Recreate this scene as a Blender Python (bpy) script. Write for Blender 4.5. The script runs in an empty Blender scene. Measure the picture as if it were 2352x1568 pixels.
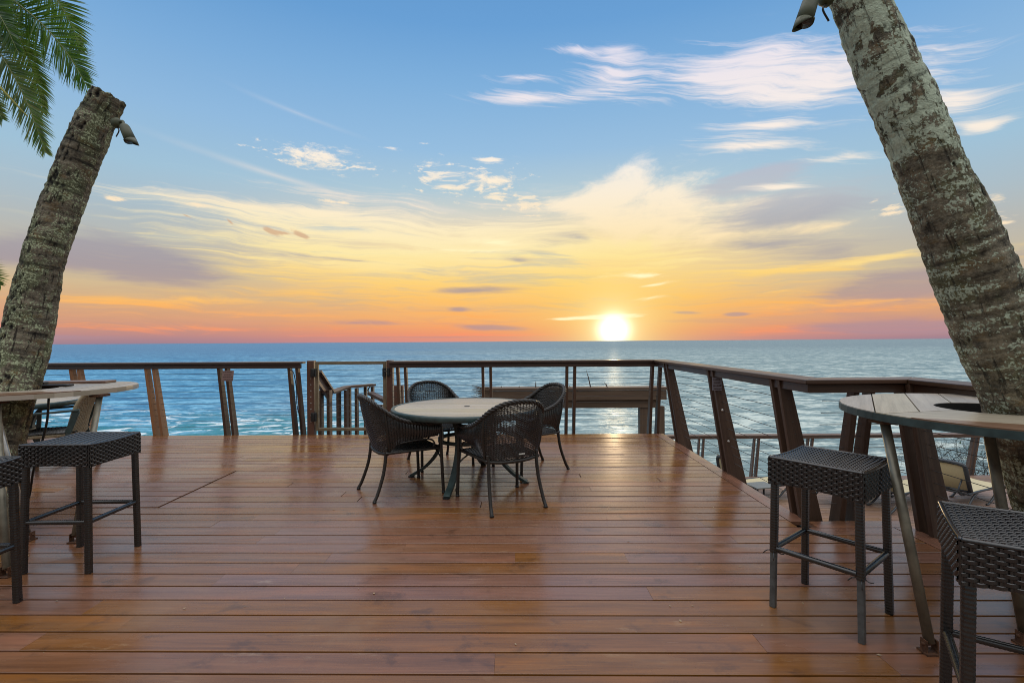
import bpy, bmesh, math, random
from mathutils import Vector, Matrix, noise as mnoise
random.seed(7)
R = math.radians
scene = bpy.context.scene
COL = scene.collection
EYE = 1.38
FOC = 1125.0            # focal length in the 2352-wide units used to survey the photograph


# ------------------------------------------------------------------ helpers
def ray(x, y):
    return (x - 1176.0) / FOC, (784.5 - 0.0063 * (x - 1176.0) - y) / FOC

def on(x, y, z=0.0):
    """survey point on the horizontal plane at height z"""
    u, w = ray(x, y)
    t = (z - EYE) / w
    return Vector((u * t, t, z))

def at(x, y, Y):
    u, w = ray(x, y)
    return Vector((u * Y, Y, EYE + w * Y))


class MB:
    """collects shapes, then links them as one mesh object"""
    def __init__(self):
        self.v = []; self.f = []; self.uv = []; self.sm = []

    def add(self, verts, faces, uvs=None, smooth=False):
        o = len(self.v)
        self.v += [tuple(p) for p in verts]
        for i, fc in enumerate(faces):
            self.f.append(tuple(o + k for k in fc))
            self.uv.append(uvs[i] if uvs else [(0, 0)] * len(fc))
            self.sm.append(smooth)

    def hexa(self, a, b, smooth=False):
        """a, b: two quads (4 points each) joined as a prism, UVs in metres, u along a->b"""
        a = [Vector(p) for p in a]; b = [Vector(p) for p in b]
        L = (sum(b, Vector()) / 4 - sum(a, Vector()) / 4).length
        off = random.random() * 37
        per = [0]
        for i in range(4):
            per.append(per[-1] + (a[(i + 1) % 4] - a[i]).length)
        fs = [(3, 2, 1, 0), (4, 5, 6, 7)]
        uv = [[(off, per[3]), (off, per[2]), (off, per[1]), (off, per[0])],
              [(off + L, per[0]), (off + L, per[1]), (off + L, per[2]), (off + L, per[3])]]
        for i in range(4):
            j = (i + 1) % 4
            fs.append((i, j, 4 + j, 4 + i))
            uv.append([(off, per[i]), (off, per[i + 1]), (off + L, per[i + 1]), (off + L, per[i])])
        self.add(a + b, fs, uv, smooth)

    def beam(self, p0, p1, w, h, up=(0, 0, 1), w1=None, h1=None):
        p0 = Vector(p0); p1 = Vector(p1)
        d = (p1 - p0).normalized(); up = Vector(up)
        s = d.cross(up)
        if s.length < 1e-5: s = d.cross(Vector((1, 0, 0)))
        s.normalize(); n = s.cross(d)
        w1 = w if w1 is None else w1; h1 = h if h1 is None else h1
        q = lambda p, W, H: [p - s * W / 2 - n * H / 2, p + s * W / 2 - n * H / 2, p + s * W / 2 + n * H / 2, p - s * W / 2 + n * H / 2]
        self.hexa(q(p0, w, h), q(p1, w1, h1))

    def box(self, c, s):
        c = Vector(c)
        k = max(range(3), key=lambda i: s[i])
        d = Vector((0, 0, 0)); d[k] = s[k] / 2
        up = Vector((0, 0, 1)) if k != 2 else Vector((0, 1, 0))
        o = [i for i in range(3) if i != k]
        n = 2 if k != 2 else 1
        w = [i for i in o if i != n][0]
        self.beam(c - d, c + d, s[w], s[n], up)

    def tube(self, pts, r, n=8, caps=True, smooth=True, closed=False):
        pts = [Vector(p) for p in pts]
        m = len(pts)
        rr = r if hasattr(r, '__len__') else [r] * m
        vs = []; us = 0; ul = []
        prev = None
        for i, p in enumerate(pts):
            if closed: d = pts[(i + 1) % m] - pts[i - 1]
            else: d = pts[min(i + 1, m - 1)] - pts[max(i - 1, 0)]
            d.normalize()
            if prev is None:
                a = d.cross(Vector((0, 0, 1)))
                if a.length < 1e-3: a = d.cross(Vector((1, 0, 0)))
            else:
                a = prev - d * prev.dot(d)
            a.normalize(); prev = a
            b = d.cross(a)
            if i: us += (p - pts[i - 1]).length
            ul.append(us)
            for k in range(n):
                t = 2 * math.pi * k / n
                vs.append(p + (a * math.cos(t) + b * math.sin(t)) * rr[i])
        fs = []; uv = []
        for i in range(m if closed else m - 1):
            i2 = (i + 1) % m
            for k in range(n):
                k2 = (k + 1) % n
                fs.append((i * n + k, i * n + k2, i2 * n + k2, i2 * n + k))
                c = 2 * math.pi * rr[i] / n
                u1 = ul[i2] if i2 else ul[i] + 0.02
                uv.append([(ul[i], k * c), (ul[i], (k + 1) * c), (u1, (k + 1) * c), (u1, k * c)])
        if caps and not closed:
            fs.append(tuple(reversed(range(n)))); uv.append([(0, 0)] * n)
            fs.append(tuple(range((m - 1) * n, m * n))); uv.append([(0, 0)] * n)
        self.add(vs, fs, uv, smooth)

    def flat(self, pts, nrm, w, t):
        """flat strip along pts, width w across, thickness t along nrm"""
        m = len(pts); vs = []
        for i in range(m):
            d = (pts[min(i + 1, m - 1)] - pts[max(i - 1, 0)]).normalized()
            s = d.cross(nrm[i]).normalized() * (w / 2); q = nrm[i] * (t / 2)
            p = pts[i]
            vs += [p - s - q * .2, p + s - q * .2, p + s * .72 + q, p - s * .72 + q]
        fs = []
        for i in range(m - 1):
            for k in range(4):
                k2 = (k + 1) % 4
                fs.append((i * 4 + k, i * 4 + k2, i * 4 + 4 + k2, i * 4 + 4 + k))
        self.add(vs, fs)

    def lathe(self, prof, n=48, axis=None, smooth=True):
        """prof: list of (r, z); axis: matrix"""
        M = axis or Matrix.Identity(4)
        vs = [M @ Vector((r * math.cos(2 * math.pi * k / n), r * math.sin(2 * math.pi * k / n), z)) for r, z in prof for k in range(n)]
        fs = []; uv = []
        for i in range(len(prof) - 1):
            for k in range(n):
                k2 = (k + 1) % n
                fs.append((i * n + k, i * n + k2, (i + 1) * n + k2, (i + 1) * n + k)); 
                uv.append([(k / n, i), ((k + 1) / n, i), ((k + 1) / n, i + 1), (k / n, i + 1)])
        self.add(vs, fs, uv, smooth)

    def build(self, name, mat, parent=None, bevel=0, loc=None):
        me = bpy.data.meshes.new(name)
        me.from_pydata(self.v, [], self.f)
        uvl = me.uv_layers.new(name='UVMap')
        flat = [c for fuv in self.uv for p in fuv for c in p]
        uvl.data.foreach_set('uv', flat)
        me.polygons.foreach_set('use_smooth', self.sm)
        me.materials.append(mat)
        me.update()
        o = bpy.data.objects.new(name, me)
        COL.objects.link(o)
        if parent is not None: o.parent = parent
        if loc is not None: o.location = loc
        if bevel:
            b = o.modifiers.new('Bevel', 'BEVEL'); b.width = bevel; b.segments = 2; b.limit_method = 'ANGLE'
        return o


def empty(name, loc=(0, 0, 0), rz=0.0):
    o = bpy.data.objects.new(name, None); COL.objects.link(o)
    o.location = loc; o.rotation_euler = (0, 0, rz); o.empty_display_size = .1
    return o

def tag(o, label=None, cat=None, group=None, kind=None):
    if label: o['label'] = label
    if cat: o['category'] = cat
    if group: o['group'] = group
    if kind: o['kind'] = kind
    return o

def kids(o):
    return [c for c in bpy.data.objects if c.parent is o]

def copy_tree(o, parent=None):
    c = o.copy(); COL.objects.link(c)
    if parent is not None: c.parent = parent
    for ch in kids(o): copy_tree(ch, c)
    return c

def catmull(cp, n):
    """cp: list of (a, Vector) sorted by a -> function of a"""
    def f(a):
        i = 0
        while i < len(cp) - 2 and a > cp[i + 1][0]: i += 1
        a0, p1 = cp[i]; a1, p2 = cp[i + 1]
        p0 = cp[i - 1][1] if i > 0 else p1 * 2 - p2
        p3 = cp[i + 2][1] if i + 2 < len(cp) else p2 * 2 - p1
        t = (a - a0) / (a1 - a0)
        return 0.5 * ((2 * p1) + (p2 - p0) * t + (2 * p0 - 5 * p1 + 4 * p2 - p3) * t * t + (3 * p1 - p0 - 3 * p2 + p3) * t ** 3)
    return f

def smooth_path(pts, n=8):
    pts = [Vector(p) for p in pts]
    f = catmull([(i, p) for i, p in enumerate(pts)], 0)
    N = (len(pts) - 1) * n
    return [f(i * (len(pts) - 1) / N) for i in range(N + 1)]

def mitre(pts, half):
    """offset polyline (2D list) to both sides with mitred corners -> left list, right list"""
    L = []; Rr = []
    for i, p in enumerate(pts):
        p = Vector(p)
        if i == 0: d = (Vector(pts[1]) - p).normalized(); n = Vector((-d.y, d.x)); k = 1
        elif i == len(pts) - 1: d = (p - Vector(pts[i - 1])).normalized(); n = Vector((-d.y, d.x)); k = 1
        else:
            d0 = (p - Vector(pts[i - 1])).normalized(); d1 = (Vector(pts[i + 1]) - p).normalized()
            n0 = Vector((-d0.y, d0.x)); n1 = Vector((-d1.y, d1.x))
            n = (n0 + n1).normalized(); k = 1 / max(.3, n.dot(n0))
        L.append(p + n * half * k); Rr.append(p - n * half * k)
    return L, Rr

def rail_strip(mb, pts, half, z0, z1, shift=0.0):
    """flat rail board run (mitred), one prism per segment"""
    P = [Vector((p[0], p[1])) for p in pts]
    zs = [p[2] if len(p) > 2 else 0 for p in pts]
    if shift:
        l, _ = mitre(P, abs(shift)); l2, r2 = mitre(P, abs(shift))
        P = l if shift > 0 else r2
    L, Q = mitre(P, half)
    for i in range(len(P) - 1):
        a = [(Q[i].x, Q[i].y, zs[i] + z0), (Q[i].x, Q[i].y, zs[i] + z1), (L[i].x, L[i].y, zs[i] + z1), (L[i].x, L[i].y, zs[i] + z0)]
        j = i + 1
        b = [(Q[j].x, Q[j].y, zs[j] + z0), (Q[j].x, Q[j].y, zs[j] + z1), (L[j].x, L[j].y, zs[j] + z1), (L[j].x, L[j].y, zs[j] + z0)]
        mb.hexa(list(reversed(a)), list(reversed(b)))


# ------------------------------------------------------------------ node helpers
def lin(c):
    return tuple(((x / 255) / 12.92 if x / 255 <= .04045 else ((x / 255 + .055) / 1.055) ** 2.4) for x in c) + (1.0,)

class NT:
    def __init__(self, tree):
        self.t = tree; self.n = tree.nodes; self.l = tree.links
    def new(self, kind, **kw):
        nd = self.n.new(kind)
        for k, v in kw.items(): setattr(nd, k, v)
        return nd
    def put(self, sock, val):
        if hasattr(val, 'is_output'): self.l.new(val, sock)
        else: sock.default_value = val
    def math(self, op, a, b=None, c=None, clamp=False):
        nd = self.new('ShaderNodeMath', operation=op, use_clamp=clamp)
        self.put(nd.inputs[0], a)
        if b is not None: self.put(nd.inputs[1], b)
        if c is not None: self.put(nd.inputs[2], c)
        return nd.outputs[0]
    def vmath(self, op, a, b=None):
        nd = self.new('ShaderNodeVectorMath', operation=op)
        self.put(nd.inputs[0], a)
        if b is not None: self.put(nd.inputs[1], b)
        return nd.outputs['Value'] if op in ('LENGTH', 'DOT_PRODUCT') else nd.outputs[0]
    def mapping(self, vec, loc=(0, 0, 0), rot=(0, 0, 0), scale=(1, 1, 1), kind='POINT'):
        nd = self.new('ShaderNodeMapping', vector_type=kind)
        self.put(nd.inputs['Vector'], vec)
        nd.inputs['Location'].default_value = loc; nd.inputs['Rotation'].default_value = rot; nd.inputs['Scale'].default_value = scale
        return nd.outputs[0]
    def noise(self, vec, scale=5, detail=4, rough=.5, dist=0, out='Fac', dim='3D'):
        nd = self.new('ShaderNodeTexNoise', noise_dimensions=dim)
        self.put(nd.inputs['Vector'], vec)
        nd.inputs['Scale'].default_value = scale; nd.inputs['Detail'].default_value = detail
        nd.inputs['Roughness'].default_value = rough; nd.inputs['Distortion'].default_value = dist
        return nd.outputs[0 if out == 'Fac' else 1]
    def rng(self, val, a, b, c=0.0, d=1.0, smooth=True):
        nd = self.new('ShaderNodeMapRange', interpolation_type='SMOOTHSTEP' if smooth else 'LINEAR')
        nd.clamp = True
        self.put(nd.inputs['Value'], val)
        for k, x in zip((1, 2, 3, 4), (a, b, c, d)): nd.inputs[k].default_value = x
        return nd.outputs[0]
    def mix(self, fac, a, b, blend='MIX'):
        nd = self.new('ShaderNodeMix', data_type='RGBA', blend_type=blend)
        nd.clamp_factor = True
        self.put(nd.inputs[0], fac); self.put(nd.inputs[6], a); self.put(nd.inputs[7], b)
        return nd.outputs[2]
    def ramp(self, fac, stops, interp='LINEAR'):
        nd = self.new('ShaderNodeValToRGB')
        cr = nd.color_ramp; cr.interpolation = interp
        while len(cr.elements) < len(stops): cr.elements.new(.5)
        for e, (p, c) in zip(cr.elements, sorted(stops, key=lambda s: s[0])):
            e.position = p; e.color = c if len(c) == 4 else tuple(c) + (1,)
        self.put(nd.inputs[0], fac)
        return nd.outputs[0]

def material(name):
    m = bpy.data.materials.new(name); m.use_nodes = True
    nt = NT(m.node_tree)
    b = nt.n['Principled BSDF']
    return m, nt, b

def bump(nt, b, h, strength=.5, dist=.01, normal=None):
    nd = nt.new('ShaderNodeBump'); nd.inputs['Strength'].default_value = strength; nd.inputs['Distance'].default_value = dist
    nt.put(nd.inputs['Height'], h)
    if normal is not None: nt.put(nd.inputs['Normal'], normal)
    nt.l.new(nd.outputs[0], b.inputs['Normal'])
    return nd.outputs[0]

def plain(name, col, rough=.5, metal=0.0, var=.25, scale=30, bmp=0.0, spec=.5):
    m, nt, b = material(name)
    tc = nt.new('ShaderNodeTexCoord').outputs['Object']
    n = nt.noise(tc, scale, 5, .6)
    c0 = tuple(x * (1 - var) for x in col) + (1,); c1 = tuple(min(1, x * (1 + var)) for x in col) + (1,)
    nt.put(b.inputs['Base Color'], nt.ramp(n, [(.3, c0), (.7, c1)]))
    nt.put(b.inputs['Roughness'], nt.rng(n, .3, .7, rough * .85, min(1, rough * 1.2)))
    b.inputs['Metallic'].default_value = metal
    b.inputs['Specular IOR Level'].default_value = spec
    if bmp: bump(nt, b, n, bmp, .003)
    return m

def wood(name, dark, mid, light, rough=.5, tint=.35, patch=None, bmp=.25, spec=.5, worn=None, gr=1.0, stain=False):
    """plank wood on metre UVs: grain along u, own tint per plank"""
    m, nt, b = material(name)
    uv = nt.new('ShaderNodeUVMap').outputs[0]
    isl = nt.new('ShaderNodeNewGeometry').outputs['Random Per Island']
    ofs = nt.new('ShaderNodeCombineXYZ'); nt.put(ofs.inputs[2], nt.math('MULTIPLY', isl, 53.0))
    v = nt.vmath('ADD', uv, ofs.outputs[0])
    g1 = nt.noise(nt.mapping(v, scale=(1.1 * gr, 26 * gr, 1)), 1, 6, .62, .6)
    g2 = nt.noise(nt.mapping(v, scale=(5, 190, 1)), 1, 3, .6)
    g3 = nt.noise(nt.mapping(v, scale=(1.3, 7, 1)), 1, 4, .55)
    g = nt.math('ADD', nt.math('MULTIPLY', g1, .65), nt.math('MULTIPLY', g2, .35))
    c = nt.ramp(g, [(.30, dark), (.5, mid), (.70, light)])
    if patch:
        c = nt.mix(nt.rng(g3, .50, .72, 0, .36), c, tuple(patch) + (1,))
    if worn:
        w = nt.noise(nt.mapping(v, scale=(3.2, 9, 1)), 1, 8, .72)
        c = nt.mix(nt.rng(w, .60, .74, 0, .5), c, tuple(worn) + (1,))
    hs = nt.new('ShaderNodeHueSaturation')
    nt.put(hs.inputs['Color'], c)
    nt.put(hs.inputs['Value'], nt.rng(isl, 0, 1, 1 - tint, 1 + tint, smooth=False))
    i2 = nt.math('FRACT', nt.math('MULTIPLY', isl, 17.31))
    nt.put(hs.inputs['Saturation'], nt.rng(i2, 0, 1, .85, 1.12, smooth=False))
    nt.put(hs.inputs['Hue'], nt.rng(i2, 0, 1, .492, .508, smooth=False))
    cc = hs.outputs[0]; ro = nt.rng(g3, .3, .7, rough * .8, min(1, rough * 1.25))
    if stain:
        # uneven wear: dull trodden areas, dark water marks, fine scratches
        pos = nt.new('ShaderNodeNewGeometry').outputs['Position']
        s1 = nt.noise(nt.mapping(pos, scale=(.9, 1.3, 1)), 1, 5, .62, .6)
        s2 = nt.noise(nt.mapping(pos, loc=(7, 3, 0), scale=(3.1, 4.4, 1)), 1, 6, .66, .4)
        sc = nt.noise(nt.mapping(pos, rot=(0, 0, .5), scale=(2.5, 95, 1)), 1, 3, .55, .4)
        sc2 = nt.noise(nt.mapping(pos, loc=(3, 9, 0), rot=(0, 0, -.9), scale=(3.5, 120, 1)), 1, 3, .55, .4)
        cc = nt.mix(nt.math('MULTIPLY', nt.rng(s1, .54, .70), .38), cc, nt.mix(.6, cc, (.24, .155, .10, 1)))
        cc = nt.mix(nt.math('MULTIPLY', nt.rng(s2, .56, .68), .42), cc, (.045, .022, .012, 1))
        scr = nt.math('MAXIMUM', nt.rng(sc, .70, .74), nt.rng(sc2, .71, .75))
        cc = nt.mix(nt.math('MULTIPLY', scr, .4), cc, (.34, .22, .14, 1))
        ro = nt.math('ADD', ro, nt.math('ADD', nt.rng(s1, .45, .68, -.03, .13), nt.math('MULTIPLY', scr, .2)))
    nt.put(b.inputs['Base Color'], cc)
    nt.put(b.inputs['Roughness'], ro)
    b.inputs['Specular IOR Level'].default_value = spec
    bump(nt, b, g, bmp, .002)
    return m

# ------------------------------------------------------------------ materials
M = {}
M['deck'] = wood('deck_wood', (.112, .047, .0205), (.184, .077, .0320), (.246, .106, .046), rough=.255, tint=.05,
                 patch=(.33, .108, .028), worn=(.34, .23, .14), bmp=.12, spec=.68, stain=True)
M['lower'] = wood('lower_deck_wood', (.13, .075, .048), (.22, .13, .085), (.30, .19, .13), rough=.42, tint=.16, bmp=.2)
M['rail'] = wood('rail_wood', (.034, .017, .010), (.060, .031, .019), (.098, .052, .032), rough=.36, tint=.12, bmp=.25, worn=(.13, .085, .06))
M['railgrey'] = wood('lower_rail_wood', (.09, .055, .035), (.15, .09, .06), (.2, .13, .09), rough=.5, tint=.15)
M['post'] = wood('post_wood', (.045, .023, .012), (.086, .046, .024), (.145, .082, .044), rough=.5, tint=.28, bmp=.3, worn=(.17, .12, .08))
M['postlit'] = wood('sunlit_post_wood', (.19, .085, .024), (.36, .165, .048), (.48, .24, .075), rough=.55, tint=.22, bmp=.15)  # post wood with the sun's warm light painted into its colour
M['gatewood'] = wood('gate_post_wood', (.055, .022, .011), (.10, .04, .018), (.15, .062, .028), rough=.45, tint=.1)
M['gateframe'] = plain('gate_frame_metal', (.16, .125, .075), .45, .0, .2, 12)
M['tabletop'] = wood('weathered_teak_top', (.24, .18, .12), (.40, .33, .24), (.52, .45, .35), rough=.42, tint=.10, worn=(.22, .17, .12), bmp=.15)
M['bartop'] = wood('bar_top_wood', (.24, .195, .14), (.37, .31, .23), (.46, .395, .30), rough=.34, tint=.16, worn=(.18, .12, .08), bmp=.12, spec=.6)
M['baredge'] = wood('bar_top_dark_board', (.10, .05, .03), (.17, .09, .055), (.23, .13, .08), rough=.36, tint=.12, bmp=.12)
M['teal'] = plain('dark_green_metal', (.030, .052, .050), .42, .0, .35, 14, .1)
M['wicker'] = plain('dark_wicker', (.0085, .0080, .0072), .27, 0, .4, 60, .0, .85)
M['wickerbrown'] = plain('brown_wicker', (.020, .016, .012), .40, 0, .4, 60, .0, .5)
M['wickerpale'] = plain('olive_wicker', (.27, .22, .135), .5, 0, .35, 60)
M['inner'] = plain('dark_seat_core_and_shade', (.008, .008, .008), .7, 0, .2)
M['black'] = plain('black_plastic', (.012, .012, .012), .45, 0, .3)
M['baremetal'] = plain('bare_grey_metal', (.095, .105, .105), .40, .35, .3, 20)
M['pipe'] = plain('greyed_steel_pipe', (.17, .155, .115), .42, .4, .45, 9, .1)
M['pipelight'] = plain('bright_steel_pipe', (.42, .40, .36), .36, .5, .3, 9, .1)
M['rust'] = plain('rusty_bracket', (.10, .045, .022), .75, .2, .6, 60, .4)
M['cable'] = plain('steel_cable', (.07, .065, .06), .6, 0, .2)
M['steel'] = plain('bright_steel', (.5, .48, .45), .28, .8, .2)
M['sign'] = plain('small_brown_sign', (.17, .10, .085), .5, 0, .08)
M['signgrey'] = plain('small_grey_sign', (.19, .17, .19), .4, 0, .1)
M['ink'] = plain('sign_lettering', (.055, .03, .026), .6, 0, .1)
M['lamp'] = plain('olive_lamp_paint', (.060, .066, .032), .55, 0, .15, 9)
M['lampglass'] = plain('dark_lamp_glass', (.04, .04, .035), .15, 0, .1)
M['sling'] = plain('cream_sling_fabric', (.52, .44, .26), .7, 0, .08, 40)
M['frame'] = plain('dark_lounger_plastic', (.030, .036, .042), .38, 0, .2, 20)
M['tablegrey'] = plain('grey_table_plastic', (.16, .17, .16), .5, 0, .15)
M['straw'] = plain('dry_straw', (.09, .06, .033), .8, 0, .4)
M['twig'] = plain('bare_twigs', (.028, .022, .017), .8, 0, .3)
M['leafbit'] = plain('green_bush_leaf', (.06, .12, .03), .6, 0, .3)
M['white'] = plain('white_tag', (.6, .6, .55), .5, 0, .05)
M['timber'] = wood('shelter_timber', (.07, .042, .022), (.13, .080, .042), (.18, .115, .062), rough=.6, tint=.15)
# ------------------------------------------------------------------ sky (world)
SUN_AZ = math.atan((1410 - 1176) / FOC)
SUN_EL = R(1.25)

def ang(x, y):
    u, w = ray(x, y)
    az = math.atan(u)
    return az, math.atan(w * math.cos(az))

def build_world():
    wd = bpy.data.worlds.new('World'); scene.world = wd; wd.use_nodes = True
    nt = NT(wd.node_tree)
    nt.n.clear()
    out = nt.new('ShaderNodeOutputWorld'); bg = nt.new('ShaderNodeBackground')
    nt.l.new(bg.outputs[0], out.inputs[0])
    d = nt.new('ShaderNodeTexCoord').outputs['Generated']
    sx = nt.new('ShaderNodeSeparateXYZ'); nt.put(sx.inputs[0], d)
    X, Y, Z = sx.outputs
    az = nt.math('ARCTAN2', X, Y)
    el = nt.math('ARCSINE', Z)
    cmb = nt.new('ShaderNodeCombineXYZ'); nt.put(cmb.inputs[0], az); nt.put(cmb.inputs[1], el)
    P = cmb.outputs[0]
    TOP = .75
    eln = nt.math('DIVIDE', el, TOP)
    def ramp(st):
        s = []
        for y, c in st:
            e = math.atan((784.5 - y) / FOC)
            s.append((max(0, e / TOP), lin(c)))
        return nt.ramp(eln, s)
    near = ramp([(784, (222, 144, 130)), (764, (242, 154, 110)), (735, (248, 178, 110)), (690, (252, 196, 116)), (630, (252, 216, 148)),
                 (560, (246, 220, 172)), (500, (214, 212, 200)), (440, (176, 202, 216)), (350, (150, 190, 224)), (200, (128, 176, 220)),
                 (60, (106, 160, 213)), (-180, (92, 146, 202))])
    far = ramp([(784, (156, 130, 146)), (768, (190, 140, 136)), (735, (214, 160, 126)), (700, (214, 176, 136)), (655, (200, 186, 158)),
                (600, (186, 184, 176)), (530, (172, 190, 200)), (450, (160, 194, 216)), (330, (144, 185, 222)), (200, (124, 172, 218)),
                (60, (103, 157, 210)), (-180, (92, 146, 202))])
    a0, _ = ang(1230, 700)
    daz = nt.math('ABSOLUTE', nt.math('SUBTRACT', az, a0))
    col = nt.mix(nt.rng(daz, .12, .74, 1, 0), far, near)
    # noise fields
    warp = nt.noise(nt.mapping(P, scale=(3.5, 11, 1)), 1, 3, .55, 0, 'Color', '2D')
    wv = nt.vmath('MULTIPLY', nt.vmath('SUBTRACT', warp, (.5, .5, .5)), (.16, .045, 0))
    PW = nt.vmath('ADD', P, wv)
    chain = [None]
    def tied(v):
        # makes v wait for the layers before it, so that the compiled shader keeps few values alive at once
        if chain[0] is None: return v
        nd = nt.new('ShaderNodeVectorMath', operation='MULTIPLY_ADD')
        nt.put(nd.inputs[0], chain[0]); nd.inputs[1].default_value = (1e-7, 1e-7, 1e-7); nt.put(nd.inputs[2], v)
        return nd.outputs[0]
    def field(scale, rot=0, detail=5, rough=.55, src=PW, seed=0):
        return nt.noise(nt.mapping(nt.mapping(tied(src), rot=(0, 0, rot)), loc=(seed, seed * .7, 0), scale=scale), 1, detail, rough, 0, 'Fac', '2D')
    def blobs(lst, src=P):
        acc = None; v = tied(src)
        for i, (x, y, hx, hy, slope, amp) in enumerate(lst):
            if i % 8 == 7: v = tied(src)
            a, e = ang(x, y); ca = math.cos(a)
            mp = nt.mapping(v, loc=(a, e, 0), rot=(0, 0, -math.atan(slope)), scale=(hx / FOC * ca * ca, hy / FOC * ca, 1), kind='TEXTURE')
            gr = nt.new('ShaderNodeTexGradient', gradient_type='QUADRATIC_SPHERE'); nt.put(gr.inputs[0], mp)
            acc = nt.math('MULTIPLY_ADD', gr.outputs[1], amp, acc if acc is not None else 0.0)
            chain[0] = acc
        return acc
    def layer(col, G, n, c, k=2.2, lo=-.12, hi=.62, op=.9, bias=-.5):
        x = nt.math('ADD', nt.math('MULTIPLY_ADD', n, k, -.5 * k + bias), nt.math('MINIMUM', G, 1.15))
        m = nt.math('MULTIPLY', nt.math('MULTIPLY', nt.rng(x, lo, hi), nt.rng(G, 0, .25)), op)
        r = nt.mix(m, col, c); chain[0] = r
        return r
    def two(a, b, w=.6):
        return nt.math('MULTIPLY_ADD', a, w, nt.math('MULTIPLY', b, 1 - w))
    # streaked veil, yellow and orange, widest part of the lower sky
    vcol = ramp([(780, (244, 138, 112)), (745, (255, 162, 96)), (700, (255, 190, 100)), (650, (255, 212, 122)), (590, (255, 234, 168)),
                 (520, (254, 238, 200)), (470, (250, 232, 212)), (380, (248, 236, 224)), (200, (240, 230, 232))])
    nv = field((2.0, 85, 1), .035, 7, .68, seed=1.3)
    nv2 = field((5.0, 34, 1), -.02, 7, .66, seed=4.1)
    G = blobs([(900, 560, 860, 150, .03, 1.9), (600, 484, 430, 34, .0, .9), (1000, 660, 1100, 130, .0, .9), (330, 700, 420, 36, .0, .9),
               (1400, 560, 800, 190, .02, .8), (1500, 690, 1200, 90, .0, .8), (1900, 608, 420, 18, -.06, 1.3), (1900, 716, 520, 13, -.03, 1.3), (1950, 690, 420, 12, .03, .8),
               (700, 757, 1200, 34, .0, .8), (1900, 757, 800, 26, 0, .7), (2300, 575, 260, 30, .05, 1.0)])
    col = layer(col, G, two(nv, nv2), vcol, 4.2, -.30, .85, .95)
    # clear gaps between the streaks
    ng = field((2.6, 58, 1), -.03, 5, .6, seed=14.2)
    ng2 = field((8, 110, 1), .05, 4, .6, seed=16.8)
    G = blobs([(700, 690, 900, 70, .02, 1.05), (640, 740, 1000, 30, .0, .9), (1700, 735, 700, 30, .0, .8), (250, 660, 500, 50, -.03, 1.1), (1150, 640, 500, 40, .05, .8), (1900, 640, 600, 60, -.05, 1.0), (760, 520, 420, 40, .03, .85), (420, 545, 300, 40, .04, .9), (1250, 590, 260, 50, .1, .9), (1300, 700, 700, 40, .0, .6), (900, 610, 700, 60, .02, .55)])
    col = layer(col, G, two(ng, ng2, .55), ramp([(775, (206, 140, 134)), (735, (222, 164, 126)), (690, (214, 184, 142)), (640, (206, 194, 164)), (580, (190, 196, 190)), (510, (172, 197, 210))]), 4.0, -.2, .75, .85)
    # big soft cloud bank right of centre
    nb = field((6.5, 13, 1), -.22, 7, .66, seed=2.2)
    nb2 = field((13, 40, 1), -.12, 6, .70, seed=8.2)
    G = blobs([(1500, 455, 380, 130, -.12, 1.3), (1440, 405, 170, 85, -.5, 1.1), (1310, 468, 240, 46, .0, 1.0), (1640, 530, 520, 110, .0, 1.0), (1440, 520, 300, 80, .05, .7), (1750, 470, 330, 60, .05, .8), (1900, 520, 400, 50, .0, .7)])
    col = layer(col, G, two(nb, nb2), ramp([(640, (255, 222, 160)), (540, (255, 234, 196)), (460, (254, 240, 218)), (390, (247, 240, 232)), (300, (235, 232, 236))]), 2.4, -.15, .70, .95)
    # greys: shaded cloud bases
    nd = field((3.2, 20, 1), .05, 5, .58, seed=6.6)
    nd2 = field((6, 80, 1), .02, 6, .68, seed=9.6)
    dcol = ramp([(784, (172, 138, 150)), (740, (186, 148, 148)), (690, (178, 156, 152)), (640, (164, 154, 162)), (570, (166, 166, 174)), (480, (188, 192, 200)), (400, (180, 188, 208))])
    G = blobs([(310, 598, 520, 92, .12, 2.3), (20, 590, 320, 70, .0, 1.2), (1730, 405, 300, 46, -.13, 1.25), (1830, 480, 460, 110, .0, 1.55), (1240, 565, 180, 60, .0, .95),
               (1930, 590, 430, 60, .0, .9), (2080, 655, 560, 84, -.10, 2.1), (2100, 752, 620, 40, .0, 2.2), (1760, 560, 420, 40, .05, 1.2), (1700, 425, 260, 60, -.1, 1.0), (1090, 668, 320, 24, -.03, 1.2),
               (1130, 752, 270, 20, .05, 1.7), (820, 742, 300, 20, .0, 1.0), (1055, 711, 74, 18, .0, 1.6), (1690, 722, 66, 10, .0, 2.2), (1575, 718, 84, 9, .05, 1.8),
               (830, 600, 500, 14, .05, 1.0), (1190, 598, 130, 20, .12, 1.1), (60, 775, 600, 22, 0, 1.5), (900, 775, 900, 12, 0, .9), (600, 690, 260, 20, 0, .6), (1330, 545, 130, 40, .1, .9)])
    col = layer(col, G, two(nd, nd2), dcol, 2.2, -.15, .70, .88)
    # golden lit edges over the greys
    nh = field((2.4, 70, 1), .04, 7, .70, seed=21.4)
    nh2 = field((7, 46, 1), -.1, 5, .6, seed=24.4)
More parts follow.
